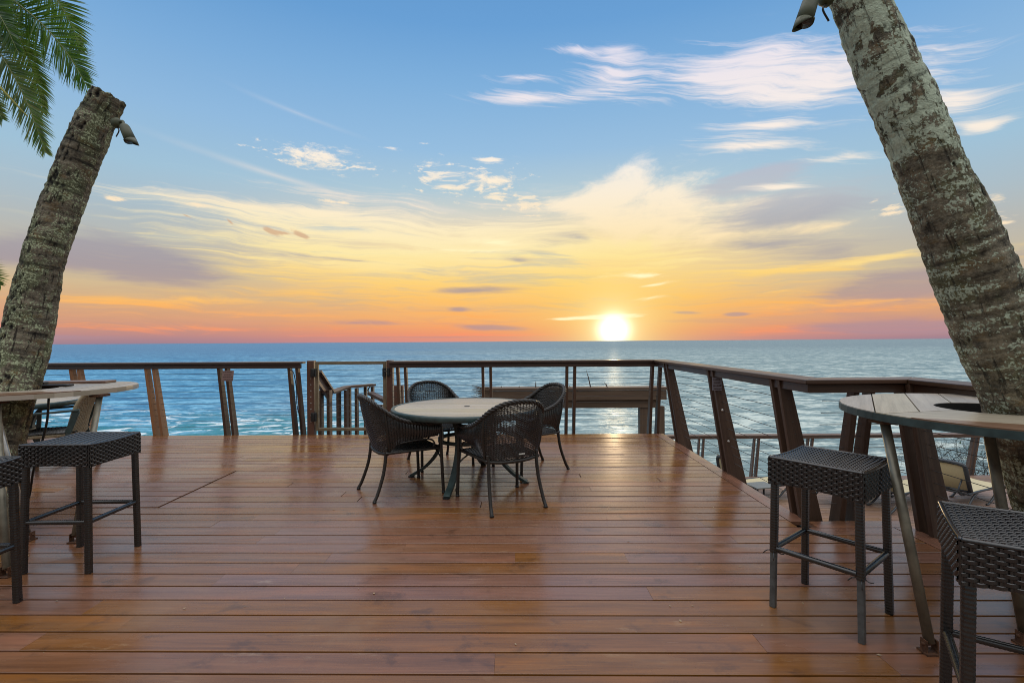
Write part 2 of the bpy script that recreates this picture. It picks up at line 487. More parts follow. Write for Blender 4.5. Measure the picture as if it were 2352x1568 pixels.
    G = blobs([(420, 690, 560, 34, -.02, 1.15), (620, 725, 700, 24, .02, 1.0), (330, 755, 520, 20, .0, 1.0), (900, 615, 700, 46, .03, 1.0), (940, 555, 640, 90, .03, 1.25), (1180, 560, 260, 40, .05, .8), (1500, 610, 420, 40, -.05, 1.0), (1990, 600, 330, 26, -.07, 1.2),
               (1950, 700, 520, 24, -.02, 1.15), (1800, 668, 300, 16, -.08, 1.0), (2250, 720, 260, 14, .0, 1.1), (760, 490, 420, 26, .0, 1.0), (1100, 770, 900, 10, 0, 1.0)])
    col = layer(col, G, two(nh, nh2), ramp([(778, (250, 140, 112)), (745, (255, 164, 104)), (705, (255, 192, 108)), (650, (255, 220, 136)), (590, (255, 236, 176)), (500, (254, 238, 206))]), 4.2, -.15, .80, .92)
    # white cirrus, upper right and centre
    nc = field((3.0, 42, 1), .19, 6, .64, seed=3.7)
    nc2 = field((8, 120, 1), .18, 4, .62, seed=5.1)
    G = blobs([(1830, 215, 430, 110, .13, 1.15), (1760, 130, 320, 90, .17, .95), (1950, 150, 420, 130, .1, .75), (2200, 240, 280, 90, .12, 1.1), (2130, 170, 320, 130, .15, .5),
               (1720, 335, 280, 30, .14, 1.35), (1910, 368, 240, 34, .12, .8), (1800, 428, 200, 24, .03, 1.2), (1410, 172, 200, 78, .1, 1.15), (1195, 180, 140, 20, .04, 1.25),
               (1210, 226, 230, 26, .02, 1.3), (1330, 115, 130, 20, .1, .9), (1420, 118, 90, 30, .1, .8), (2255, 296, 120, 26, .12, 1.7), (1330, 230, 300, 60, .0, .5), (1640, 175, 260, 70, .15, .85), (1780, 290, 260, 30, .13, .9), (1480, 120, 200, 40, .12, .45)])
    col = layer(col, G, two(nc, nc2), ramp([(450, (254, 240, 222)), (330, (252, 240, 232)), (200, (240, 232, 238)), (0, (220, 220, 240))]), 3.2, -.25, .85, .95)
    # long straight vapour bands on the left
    G = blobs([(640, 405, 560, 26, .185, 1.0), (690, 262, 440, 20, .215, .75), (1010, 480, 360, 34, .13, .9)])
    col = layer(col, G, field((3, 10, 1), .1, 3, .5, seed=7.7), ramp([(480, (248, 232, 216)), (250, (218, 222, 232))]), .8, -.3, .9, .75)
    # small broken puffs
    npf = field((17, 60, 1), .03, 7, .72, seed=2.9)
    G = blobs([(740, 360, 230, 58, .08, 1.35), (690, 374, 110, 26, .0, .5), (1130, 368, 66, 15, .0, 1.6), (1110, 408, 200, 50, .04, .85), (1150, 418, 110, 18, 0, .9), (1140, 452, 110, 16, .0, 1.3), (900, 341, 60, 12, .0, 1.5),
               (265, 457, 60, 14, .0, 1.9), (990, 375, 60, 16, .0, 1.1), (1030, 430, 90, 15, .1, 1.2), (2292, 456, 66, 22, .1, 1.8), (2012, 461, 50, 15, -.3, 1.5),
               (2050, 490, 80, 14, .0, 1.4), (1205, 478, 90, 15, .0, 1.3), (2310, 512, 90, 14, .0, 1.5), (975, 330, 50, 7, .0, 1.2), (450, 470, 140, 18, .08, 1.2), (780, 465, 180, 12, .03, 1.2)])
    col = layer(col, G, npf, ramp([(520, (255, 232, 198)), (440, (255, 238, 210)), (350, (253, 242, 230))]), 2.6, -.05, .75, .95)
    nq = field((36, 105, 1), .03, 5, .6, seed=31.7)
    G = blobs([(1110, 422, 230, 84, .05, 1.05), (1000, 405, 120, 60, 0, .7), (1215, 475, 150, 50, 0, 1.0), (650, 352, 200, 40, .05, .75), (820, 385, 150, 26, .05, .8), (2040, 475, 110, 40, 0, .9), (2290, 500, 110, 70, 0, .8)])
    col = layer(col, G, nq, ramp([(520, (255, 232, 198)), (440, (255, 238, 212)), (350, (252, 242, 232))]), 3.4, .05, .75, .85)
    # brown wisps
    nw = field((16, 40, 1), .3, 5, .62, seed=11.9)
    G = blobs([(618, 528, 60, 14, .5, 1.5), (690, 538, 62, 14, .4, 1.6), (655, 536, 90, 9, .1, 1.2), (530, 510, 30, 9, .8, 1.4), (430, 496, 50, 8, .4, 1.3)])
    col = layer(col, G, nw, lin((212, 172, 138)), 2.2, -.1, .7, .8)
    # sun, aureole and the lit strips over it
    sd = (math.sin(SUN_AZ) * math.cos(SUN_EL), math.cos(SUN_AZ) * math.cos(SUN_EL), math.sin(SUN_EL))
    dp = nt.math('MINIMUM', nt.vmath('DOT_PRODUCT', nt.vmath('NORMALIZE', d), sd), 1.0)
    th = nt.math('ARCCOSINE', dp)
    def lobe(w, p=1.0):
        return nt.math('EXPONENT', nt.math('MULTIPLY', nt.math('POWER', nt.math('DIVIDE', th, w), p), -1.0))
    col = nt.mix(nt.math('MULTIPLY', lobe(.13, 1.3), .75), col, lin((255, 222, 120)))
    G = blobs([(1400, 726, 200, 13, -.03, 1.6), (1480, 634, 190, 22, .0, 1.4), (1500, 655, 120, 12, -.1, 1.2), (1330, 732, 220, 8, -.02, 1.1), (1490, 685, 130, 16, -.15, 1.1), (1150, 560, 220, 26, .02, 1.2), (1040, 575, 300, 14, .03, 1.2)])
    col = layer(col, G, nv2, (1.15, 1.0, .62, 1), 2.4, -.1, .8, .9)
    col = nt.mix(nt.math('MULTIPLY', lobe(.048, 1.4), .95), col, (1.2, 1.0, .52, 1))
    col = nt.mix(lobe(.026, 2.2), col, (2.6, 2.4, 1.9, 1))
    col = nt.mix(nt.rng(th, .0065, .0125, 1, 0), col, (4.0, 3.7, 3.0, 1))
    # the half of the sky behind the photographer, and the bright high sky
    back = nt.ramp(eln, [(0, (.17, .165, .16, 1)), (.30, (.30, .30, .295, 1)), (.75, (.80, .82, .86, 1)), (1, (1.0, 1.05, 1.12, 1))])
    col = nt.mix(nt.rng(Y, -.30, .25, 1, 0), col, back)
    col = nt.mix(nt.rng(el, .66, 1.0, 0, 1), col, (ZEN * 1.0, ZEN * 1.0, ZEN * 1.02, 1))
    col = nt.mix(nt.rng(el, -.03, -.004, 1, 0), col, lin((70, 96, 116)))
    nt.put(bg.inputs['Color'], col)
    bg.inputs['Strength'].default_value = 1.0
    wd.cycles.sampling_method = 'MANUAL'; wd.cycles.sample_map_resolution = 1024

ZEN = 1.75
build_world()

sun = bpy.data.lights.new('sun', 'SUN'); sun.energy = .35; sun.angle = R(.53); sun.color = (1.0, .72, .42)
so = bpy.data.objects.new('sun', sun); COL.objects.link(so)
sv = Vector((math.sin(SUN_AZ) * math.cos(SUN_EL), math.cos(SUN_AZ) * math.cos(SUN_EL), math.sin(SUN_EL)))
so.rotation_euler = sv.to_track_quat('Z', 'Y').to_euler()
so.location = sv * 60

# ------------------------------------------------------------------ camera
cam = bpy.data.cameras.new('camera'); cam.sensor_width = 36; cam.lens = 36 * FOC / 2352
cam.clip_start = .05; cam.clip_end = 200000
co = bpy.data.objects.new('camera', cam); COL.objects.link(co)
co.matrix_world = Matrix.Translation((0, 0, EYE)) @ Matrix.Rotation(R(90), 4, 'X') @ Matrix.Rotation(-.0063, 4, 'Z')
scene.camera = co
scene.view_settings.view_transform = 'Standard'; scene.view_settings.look = 'None'
scene.view_settings.exposure = 0; scene.view_settings.gamma = 1
scene.cycles.filter_width = 1.0
scene.cycles.max_bounces = 6; scene.cycles.glossy_bounces = 4; scene.cycles.diffuse_bounces = 3
scene.cycles.transparent_max_bounces = 16
scene.cycles.caustics_reflective = False; scene.cycles.caustics_refractive = False
# ------------------------------------------------------------------ ocean
SEA = -9.0
def build_ocean():
    m, nt, b = material('sea_water')
    geo = nt.new('ShaderNodeNewGeometry')
    P = geo.outputs['Position']
    sx = nt.new('ShaderNodeSeparateXYZ'); nt.put(sx.inputs[0], P)
    x, y, _ = sx.outputs
    # wave heights (metres)
    swell = nt.noise(nt.mapping(P, rot=(0, 0, .2), scale=(.028, .075, 1)), 1, 2, .5, 0, 'Fac', '2D')
    chop = nt.noise(nt.mapping(P, rot=(0, 0, -.25), scale=(.20, .42, 1)), 1, 5, .62, .4, 'Fac', '2D')
    rip = nt.noise(nt.mapping(P, rot=(0, 0, .15), scale=(.9, 1.7, 1)), 1, 3, .6, .3, 'Fac', '2D')
    h = nt.math('ADD', nt.math('MULTIPLY', swell, 2.4), nt.math('ADD', nt.math('MULTIPLY', chop, 1.25), nt.math('MULTIPLY', rip, .20)))
    # sky reflection painted into the colour, blue left to grey right; turquoise in the shallows below the deck
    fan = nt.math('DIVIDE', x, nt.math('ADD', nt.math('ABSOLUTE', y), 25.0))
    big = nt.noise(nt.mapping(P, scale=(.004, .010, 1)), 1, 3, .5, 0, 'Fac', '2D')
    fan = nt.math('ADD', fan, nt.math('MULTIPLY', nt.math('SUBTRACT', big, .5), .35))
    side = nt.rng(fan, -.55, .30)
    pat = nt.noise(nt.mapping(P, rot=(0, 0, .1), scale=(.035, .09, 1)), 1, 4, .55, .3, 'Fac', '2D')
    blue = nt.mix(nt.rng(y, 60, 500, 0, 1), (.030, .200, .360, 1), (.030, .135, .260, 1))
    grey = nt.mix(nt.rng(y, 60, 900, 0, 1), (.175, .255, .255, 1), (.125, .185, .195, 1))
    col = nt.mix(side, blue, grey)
    # lighter broken water on the crests, darker troughs
    cr = nt.math('ADD', nt.math('MULTIPLY', chop, .55), nt.math('ADD', nt.math('MULTIPLY', rip, .25), nt.math('MULTIPLY', pat, .20)))
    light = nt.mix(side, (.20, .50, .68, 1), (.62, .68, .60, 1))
    col = nt.mix(nt.math('MULTIPLY', nt.rng(cr, .48, .60), nt.rng(y, 900, 60, .30, .85)), col, light)
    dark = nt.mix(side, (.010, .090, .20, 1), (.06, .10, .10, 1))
    col = nt.mix(nt.math('MULTIPLY', nt.rng(cr, .47, .37), .8), col, dark)
    sh = nt.noise(nt.mapping(P, scale=(.05, .12, 1)), 1, 3, .5, 0, 'Fac', '2D')
    edge = nt.math('ADD', y, nt.math('MULTIPLY', sh, 40.0))
    near = nt.math('MULTIPLY', nt.rng(edge, 100, 76), nt.rng(x, -6, -16))
    col = nt.mix(nt.math('MULTIPLY', near, nt.rng(cr, .58, .46, .25, .9)), col, (.010, .200, .235, 1))
    # foam in the shallows
    fo = nt.noise(nt.mapping(P, rot=(0, 0, .1), scale=(.20, .40, 1)), 1, 7, .70, 1.0, 'Fac', '2D')
    fm = nt.math('MULTIPLY', nt.rng(fo, .54, .63), nt.math('MULTIPLY', nt.rng(edge, 112, 84), nt.rng(x, -2, -12)))
    col = nt.mix(nt.math('MULTIPLY', fm, .9), col, (.80, .86, .86, 1))
    bp = nt.new('ShaderNodeBump'); bp.inputs['Strength'].default_value = 1.0; bp.inputs['Distance'].default_value = 1.0
    nt.put(bp.inputs['Height'], h)
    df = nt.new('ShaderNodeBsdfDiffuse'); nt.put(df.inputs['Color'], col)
    gl = nt.new('ShaderNodeBsdfGlossy'); nt.put(gl.inputs['Color'], (.80, .90, 1, 1)); nt.put(gl.inputs['Roughness'], nt.rng(y, 40, 900, .34, .66, smooth=False))
    nt.l.new(bp.outputs[0], gl.inputs['Normal']); 
    fr = nt.new('ShaderNodeFresnel'); fr.inputs['IOR'].default_value = 1.33; nt.l.new(bp.outputs[0], fr.inputs['Normal'])
    ms = nt.new('ShaderNodeMixShader'); nt.put(ms.inputs[0], nt.math('MINIMUM', fr.outputs[0], .16))
    nt.l.new(df.outputs[0], ms.inputs[1]); nt.l.new(gl.outputs[0], ms.inputs[2])
    nt.l.new(ms.outputs[0], nt.n['Material Output'].inputs[0])
    mb = MB()
    xs = [-90000, -3000, -300, 0, 300, 3000, 90000]; ys = [-200, 0, 60, 300, 3000, 90000]
    vs = [(a, c, SEA) for c in ys for a in xs]
    n = len(xs)
    fs = [(j * n + i, j * n + i + 1, (j + 1) * n + i + 1, (j + 1) * n + i) for j in range(len(ys) - 1) for i in range(n - 1)]
    mb.add(vs, fs)
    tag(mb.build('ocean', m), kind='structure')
build_ocean()

# ------------------------------------------------------------------ rocky slope that carries the decks
def build_slope():
    m, nt, b = material('slope_rock')
    P = nt.new('ShaderNodeTexCoord').outputs['Object']
    n = nt.noise(P, 1.2, 8, .65)
    nt.put(b.inputs['Base Color'], nt.ramp(n, [(.3, (.02, .018, .015, 1)), (.6, (.07, .06, .05, 1)), (.75, (.12, .11, .09, 1))]))
    b.inputs['Roughness'].default_value = .9
    bump(nt, b, n, .8, .2)
    mb = MB(); nx, ny = 60, 40; vs = []
    for j in range(ny + 1):
        for i in range(nx + 1):
            X = -14 + 30 * i / nx; Yv = -14 + 26 * j / ny
            edge = 6.0 + (2.0 if X > 3 else 0)
            z = -2.75 - max(0, Yv - edge + 1.2) ** 1.5 * 1.4 + .5 * mnoise.noise(Vector((X * .5, Yv * .5, 0)))
            z = min(z, -2.45)
            vs.append((X, Yv, max(z, -10.5)))
    fs = [(j * (nx + 1) + i, j * (nx + 1) + i + 1, (j + 1) * (nx + 1) + i + 1, (j + 1) * (nx + 1) + i) for j in range(ny) for i in range(nx)]
    mb.add(vs, fs, smooth=True)
    tag(mb.build('hillside', m), kind='structure')
build_slope()

# ------------------------------------------------------------------ decks
PITCH = .1465; GAP = .012
def skew(x): return -.014 * x
DX0, DX1, DX2 = -9.0, 2.10, 2.79      # left end, right end of the far part, right end of the near part (inside the border boards)
DYN = 3.62                             # the deck widens nearer than this
DYF = 7.30
HATCH = (-4.27, -2.99, 4.02, 5.25)

def build_deck():
    mb = MB(); rnd = random.Random(11)
    def board(x0, x1, y0, y1, z1=0.0, th=.034):
        if x1 - x0 < .02: return
        e = .0016
        lo = z1 - th; z = z1 + rnd.uniform(-.0012, .0006)
        P = lambda x, y, zz: (x, y + skew(x), zz)
        a = [P(x0, y0, lo), P(x0, y1, lo), P(x0, y1, z - e), P(x0, y1 - e, z), P(x0, y0 + e, z), P(x0, y0, z - e)]
        c = [P(x1, y0, lo), P(x1, y1, lo), P(x1, y1, z - e), P(x1, y1 - e, z), P(x1, y0 + e, z), P(x1, y0, z - e)]
        off = rnd.random() * 41; w = y1 - y0
        vv = [0, w, w + th, w + th + e, 2 * w + th, 2 * w + th + e]
        vv = [-.03, w + .03, w, w - e, e, 0]
        fs = [tuple(range(6)), tuple(reversed(range(6, 12)))]; uv = [[(off, t) for t in vv], [(off + x1 - x0, t) for t in reversed(vv)]]
        for i in range(6):
            j = (i + 1) % 6
            fs.append((j, i, 6 + i, 6 + j)); uv.append([(off, vv[j]), (off, vv[i]), (off + x1 - x0, vv[i]), (off + x1 - x0, vv[j])])
        mb.add(a + c, fs, uv)
    fixed = {}
    def row(y): return int((DYF - y) / PITCH)
    for (px, py) in ((674, 1306), (1493, 1370), (1860, 1188), (1131, 1530), (1760, 1500), (1430, 1270), (1180, 1290), (1690, 1245), (1330, 1090), (1352, 1118), (930, 1250), (500, 1330), (300, 1420), (2060, 1545), (480, 1210)):
        p = on(px, py); fixed.setdefault(row(p.y - skew(p.x)), []).append(p.x)
    k = 0; y = DYF
    while y > -3.0:
        y1 = y; y0 = y - PITCH + GAP; ym = (y0 + y1) / 2
        xr = DX1 if y0 > DYN else DX2
        cuts = list(fixed.get(k, []))
        x = DX0 + rnd.uniform(.5, 3.6)
        while x < xr - .5:
            if all(abs(x - c) > 1.0 for c in cuts): cuts.append(x)
            x += rnd.uniform(3.6, 6.0)
        if HATCH[2] < ym < HATCH[3]: cuts = [c for c in cuts if not HATCH[0] - .4 < c < HATCH[1] + .4] + [HATCH[0], HATCH[1]]
        pts = [DX0] + sorted(c for c in cuts if DX0 + .2 < c < xr - .2) + [xr]
        for a, c in zip(pts[:-1], pts[1:]):
            h = .006 if (c in HATCH[:2] or a in HATCH[:2]) and HATCH[2] < ym < HATCH[3] else .0004
            board(a + h, c - h, y0, y1, .005 if a == HATCH[0] and c == HATCH[1] else 0.0)
        y -= PITCH; k += 1
    o = mb.build('deck', M['deck'])
    tag(o, kind='structure')
    # border boards, fascia and framing under the boards
    bb = MB()
    def flat(p, q, w, z1=.001, th=.028):
        bb.beam((p[0], p[1], z1 - th / 2), (q[0], q[1], z1 - th / 2), w, th)
    flat((DX1 + .07, DYF + skew(DX1)), (DX1 + .07, DYN + .10), .128)
    flat((DX1 + .138, DYN + .035), (DX2 + .132, DYN + .035), .128, .0016)
    flat((DX2 + .07, DYN - .032), (DX2 + .07, -3.0), .128)
    bb.build('border', M['deck'], o)
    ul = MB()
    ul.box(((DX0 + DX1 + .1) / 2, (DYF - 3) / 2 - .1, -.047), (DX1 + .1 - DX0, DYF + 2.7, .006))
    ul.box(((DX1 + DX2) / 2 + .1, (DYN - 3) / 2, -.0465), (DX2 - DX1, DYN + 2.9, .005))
    ul.build('gap_shade_sheet', M['inner'], o)  # black sheet added to deepen the shade in the gaps between boards
    fr = MB()
    fr.beam((DX0, DYF + .02 + skew(DX0), -.16), (DX1 + .14, DYF + .02 + skew(DX1), -.16), .035, .30)
    fr.beam((DX1 + .155, DYF, -.18), (DX1 + .155, DYN + .12, -.18), .035, .30)
    fr.beam((DX2 + .155, DYN + .09, -.18), (DX2 + .155, -3.0, -.18), .035, .30)
    fr.beam((DX1 + .18, DYN + .118, -.18), (DX2 + .15, DYN + .118, -.18), .035, .30)
    y = DYF - .3
    for i in range(24):
        xx = DX0 + .3 + i * .5
        fr.beam((xx, -3, -.15), (xx, (DYF - .06) if xx < DX1 else DYN, -.15), .05, .19)
    fr.build('frame', M['timber'], o)
    # lower deck
    lb = MB(); rnd2 = random.Random(5)
    LZ = -2.15; y = 12.6
    while y > 2.0:
        cuts = [3.0]; x = 3.0 + rnd2.uniform(1, 4)
        while x < 16.5: cuts.append(x); x += rnd2.uniform(2.5, 4.8)
        cuts.append(17.5)
        for a, c in zip(cuts[:-1], cuts[1:]):
            lb.beam((a + .002, y, LZ - .013), (c - .002, y, LZ - .013), .134, .026)
        y -= .142
    lo = lb.build('lower_deck', M['lower'])
    tag(lo, kind='structure')
    lf = MB()
    lf.beam((3.0, 12.69, LZ - .16), (17.5, 12.69, LZ - .16), .035, .3)
    lf.box((2.97, 7.3, LZ - .16), (.035, 10.8, .3))
    for i in range(15): lf.beam((3.4 + i, 2.0, LZ - .13), (3.4 + i, 12.6, LZ - .13), .05, .19)
    lf.build('frame', M['timber'], lo)
build_deck()

# ------------------------------------------------------------------ bits of leaf and grit lying on the boards
lm = plain('dry_leaf_bits', (.34, .24, .14), .8, 0, .6, 300)
mb = MB(); rnd = random.Random(21)
spots = [on(974, 1204), on(703, 1322), on(1372, 1310), on(1180, 1480), on(650, 1375), on(420, 1398), on(1535, 1392), on(262, 1146), on(820, 1352), on(1640, 1225)]
for k in range(70): spots.append(Vector((rnd.uniform(-5.5, 2.6), rnd.uniform(1.2, 7.0), 0)))
for p in spots:
    L = rnd.uniform(.004, .013); a = rnd.uniform(0, 6.28); d = Vector((math.cos(a), math.sin(a), 0)); e = Vector((-d.y, d.x, 0)); z = Vector((0, 0, .0025))
    w = L * rnd.uniform(.25, .6); c = rnd.uniform(.001, .005)
    mb.add([p + z - d * L, p + z - e * w + Vector((0, 0, c * .3)), p + z + d * L + Vector((0, 0, c)), p + z + e * w + Vector((0, 0, c * .6))], [(0, 1, 2, 3)])
tag(mb.build('leaf_litter', lm), kind='stuff')
# ------------------------------------------------------------------ cable railings
LEAN = .20
CABZ = [.112 + .0905 * k for k in range(10)]

def plank(mb, b, d, inw, zt, zb=-.34, th=.040, w0=.140, w1=.085, lean=LEAN):
    """one leaning plank; b = base centre at z 0, d = along the rail, inw = towards the deck"""
    d = Vector((d[0], d[1], 0)); q = Vector((inw[0], inw[1], 0)); b = Vector((b[0], b[1], 0))
    s = lean / 1.05
    def sec(z, w):
        c = b + q * (s * z) + Vector((0, 0, z))
        return [c - d * th / 2 - q * w / 2, c + d * th / 2 - q * w / 2, c + d * th / 2 + q * w / 2, c - d * th / 2 + q * w / 2]
    wz = lambda z: w0 + (w1 - w0) * z / 1.05
    mb.hexa(sec(zb, wz(zb)), sec(zt, wz(zt)))

def railing(name, label, cap, posts, segs, pm, group='cable railings of the deck', capm=None, base=0.0, top=1.10, capw=.215, sub_shift=.055, zc=CABZ, inner=1, pw=(.140, .085)):
    """cap: 2D polyline of the cap's centre; posts: (base, along, inward, material or None); segs: cable segments (A, B, inward)"""
    root = empty(name, (0, 0, base))
    tag(root, label, 'railing', group)
    capm = capm or M['rail']
    mb = MB(); rail_strip(mb, cap, capw / 2, top - .032, top); mb.build('cap_rail', capm, root, bevel=.006)
    mb = MB(); rail_strip(mb, cap, .022, top - .096, top - .034, sub_shift * inner); mb.build('sub_rail', capm, root, bevel=.004)
    for pz in posts:
        b, d, q = Vector(pz[0]), Vector(pz[1]), Vector(pz[2]); mat = pz[3] if len(pz) > 3 and pz[3] else pm
        pq = pw if abs(d.y) > .5 else (.125, .080)
        for sgn in (-1, 1):
            mb = MB(); plank(mb, b + d * (.0575 * sgn), d, q, top - .034, w0=pq[0], w1=pq[1])
            o = mb.build('post', mat, root, bevel=.003)
    for z in zc:
        mb = MB()
        for A, B, q in segs:
            A = Vector(A); B = Vector(B); q = Vector(q); s = LEAN / 1.05 * z
            pa = A + q * s; pb = B + q * s
            L = (pb - pa).length; n = max(2, int(L / .35))
            # slack cables: a few mm of sag between the posts
            pts = [Vector((pa.x + (pb.x - pa.x) * i / n, pa.y + (pb.y - pa.y) * i / n, z - .004 * math.sin(i * .9 + z * 40) ** 2)) for i in range(n + 1)]
            mb.tube(pts, .0027, 5)
        mb.build('cable', M['cable'], root)
    return root

FY = lambda x: DYF + .10 + skew(x)          # line of the far posts, outside the deck's end
# left run: bases surveyed from the photograph
lp = [(at(200, 1000, FY(-6.4)).x, M['postlit']), (at(368, 998, FY(-5.3)).x, M['postlit']), (at(530, 998, FY(-4.2)).x, M['post'])]
posts = [((x, FY(x)), (1, 0), (0, -1), m) for x, m in lp] + [((at(687, 998, FY(-3.2)).x, FY(-3.2)), (1, 0), (0, -1), M['post']), ((-7.5, FY(-7.5)), (1, 0), (0, -1), M['postlit']), ((-8.6, FY(-8.6)), (1, 0), (0, -1), M['postlit'])]
XL = at(690, 830, 7.2).x
left_rail = railing('deck_railing', 'cable railing left of the gate, with leaning posts coloured as sunlit and a small brown sign', [(-9.0, FY(-9) - .17), (XL, FY(XL) - .17)], posts,
        [((-9.0, FY(-9.0)), (posts[3][0][0] + .06, FY(-3.2)), (0, -1))], M['post'], inner=-1)

# middle and right run: one railing round the corner, the jog and on towards the viewer
GX = at(896, 830, 7.25).x
CX = 2.155                                   # cap centre along the right edge
JY = 3.52; CX2 = 2.86
XR = DX1 + .205; XR2 = DX2 + .205
mid_posts = []
for px in (928, 1119, 1307, 1497):
    x = at(px, 998, FY(0)).x
    mid_posts.append(((x, FY(x)), (1, 0), (0, -1)))
right_posts = [((XR, yy), (0, 1), (-1, 0)) for yy in (6.62, 5.12, 3.86)]
jog_posts = [((2.585, DYN + .20), (1, 0), (0, -1))]
near_posts = [((XR2, yy), (0, 1), (-1, 0)) for yy in (3.47, 2.0)]
capline = [(GX, FY(GX) - .17), (CX, FY(CX) - .17), (CX, JY), (CX2, JY), (CX2, 1.2)]
jy = DYN + .20
segs = [((GX, FY(GX)), (XR - .1, FY(XR)), (0, -1)), ((XR, FY(XR) - .1), (XR, jy - .05), (-1, 0)), ((XR, jy), (XR2, jy), (0, -1)), ((XR2, jy - .05), (XR2, 1.2), (-1, 0))]
right_rail = railing('deck_railing', 'cable railing from the gate round the far right corner and along the right deck edge', capline,
        mid_posts + right_posts + jog_posts + near_posts, segs, M['post'], inner=-1, pw=(.165, .088))

for z in (.34, .66):
    mb = MB(); x = XR - LEAN / 1.05 * z - .02; y = right_posts[1][0][1] - .0575 - .020
    mb.tube([(x, y + .004, z), (x, y - .007, z)], .013, 8); mb.build('bolt', M['steel'], right_rail)
# lower terrace railing
lp = [((x, 12.78), (1, 0), (0, -1)) for x in (3.4, 4.85, 6.27, 7.65, 9.05, 10.45, 11.9, 13.3, 14.7, 16.1)]
railing('terrace_railing', 'lower terrace cable railing standing over the water behind the loungers', [(3.0, 12.6), (17.4, 12.6)], lp,
        [((3.0, 12.78), (17.4, 12.78), (0, -1))], M['railgrey'], group=None, capm=M['railgrey'], base=-2.15, inner=-1)

# small signs on two posts
def sign(loc, w, h, label, mat, rows, rz=0, tilt=0):
    mb = MB(); mb.box((0, 0, 0), (w, .006, h))
    s = mb.build('warning_sign', mat); s.location = loc; s.rotation_euler = (tilt, 0, rz)
    tag(s, label, 'sign', 'small signs on the railing posts')
    rnd = random.Random(3)
    for r in range(rows):
        tx = MB()
        z = h * (.36 - .72 * r / max(1, rows - 1)); x = -w * (.42 - .1 * (r % 2))
        while x < w * .36:
            L = rnd.uniform(.06, .17) * w
            tx.box((min(x + L / 2, w * .44), -.0042, z), (L, .0024, h * .075)); x += L + .045 * w
        tx.build('lettering', M['ink'], s)
xs = at(517, 868, 7.1).x
sign((at(506, 872, 7.05).x + .05, FY(-4.2) - .315, .905), .165, .150, 'small brown sign with four lines of lettering on a left railing post', M['sign'], 4, 0, -.19)
sign((XR - .205, 5.025, .93), .095, .13, 'small grey sign under the cap of the right railing, second post', M['signgrey'], 4, -.0, 0)

# ------------------------------------------------------------------ gate
gp = []
def gate_post(px0, px1, label):
    y = FY(-2.5) - .10
    x0 = at(px0, 900, y).x; x1 = at(px1, 900, y).x
    mb = MB(); mb.box(((x0 + x1) / 2, y + .05, .375), (x1 - x0, .10, 1.47))
    o = mb.build('gate_post', M['gatewood'], bevel=.006)
    tag(o, label, 'post', 'square posts either side of the gate')
    return o, x0, x1, y
g1, a0, a1, gy = gate_post(704, 720, 'square gate post with hinges and a column of screw heads')
g2, b0, b1, gy = gate_post(887, 901, 'square gate post with the latch, where the long railing starts')
for k in range(8):
    bl = MB(); bl.tube([(a0 + .06, gy - .004, .20 + .092 * k), (a0 + .06, gy + .004, .20 + .092 * k)], .0085, 8)
    bl.build('screw_head', M['steel'], g1)
gate = empty('cable_gate', (a1, gy + .04, 0)); tag(gate, 'metal framed gate with horizontal cables standing closed between two posts', 'gate')
gx0 = .015; gx1 = b0 - a1 - .012
mb = MB()
for x in (gx0 + .022, gx1 - .022): mb.box((x, 0, .575), (.045, .045, 1.04))
for z in (.0775, 1.0725): mb.box(((gx0 + gx1) / 2, 0, z), (gx1 - gx0 - .09, .043, .045))
mb.build('gate_frame', M['gateframe'], gate, bevel=.004)
for k in range(10):
    mb = MB(); z = .175 + .0885 * k
    mb.tube([(gx0 + .044, 0, z), ((gx0 + gx1) / 2, 0, z - .003), (gx1 - .044, 0, z)], .0027, 5); mb.build('cable', M['cable'], gate)
for z in (.27, .93):
    mb = MB(); mb.box((gx0 - .012, -.055, z), (.075, .05, .125)); mb.tube([(gx0 - .005, -.085, z - .06), (gx0 - .005, -.085, z + .06)], .016, 10)
    mb.build('hinge', M['black'], gate, bevel=.006)
mb = MB(); mb.box((gx1 - .022, -.04, .93), (.045, .035, .13)); mb.tube([(gx1 - .02, -.06, .945), (gx1 + .05, -.06, .945)], .008, 8)
mb.build('latch', M['black'], gate, bevel=.004)
mb = MB(); mb.box((.03 + b0, gy - .012, .935), (.045, .03, .12)); mb.build('strike_plate', M['black'], g2, bevel=.004)

# cord tied along the last left post
mb = MB(); x = posts[3][0][0]
mb.tube(smooth_path([(x - .05, FY(-3) - .20, .99), (x + .01, FY(-3) - .21, .93), (x + .035, FY(-3) - .18, .7), (x + .03, FY(-3) - .15, .45), (x + .06, FY(-3) - .10, .2), (x + .055, FY(-3) - .08, .0)], 6), .006, 6)
tag(mb.build('power_cord', M['black']), 'thin black cord running down the end post beside the gate', 'cord')

# ------------------------------------------------------------------ stairs beyond the gate
st = empty('stair_railing', (0, 0, 0)); tag(st, 'wooden stair railing with angled cap boards going down beyond the gate', 'railing')
pA = at(727, 850, 7.62); pB = at(759, 899, 8.35); pC = at(798, 886, 9.25); pD = at(858, 881.5, 9.7)
mb = MB()
for p, q in ((pA, pB), (pB, pC), (pC, pD)):
    mb.beam(p - Vector((0, 0, .02)), q - Vector((0, 0, .02)), .15, .04)
mb.build('cap_rail', M['post'], st, bevel=.004)
mb = MB()
mb.beam(pA - Vector((0, 0, .13)), pB - Vector((0, 0, .11)), .05, .14)
mb.build('skirt_board', M['gatewood'], st)
def sp(p, zt, w=.09, dd=.05, mat='post'):
    for s in (-1, 1):
        mb = MB(); mb.box((p.x + s * .07, p.y, (zt - 1.6) / 2), (dd, w, zt + 1.6)); mb.build('post', M[mat], st, bevel=.003)
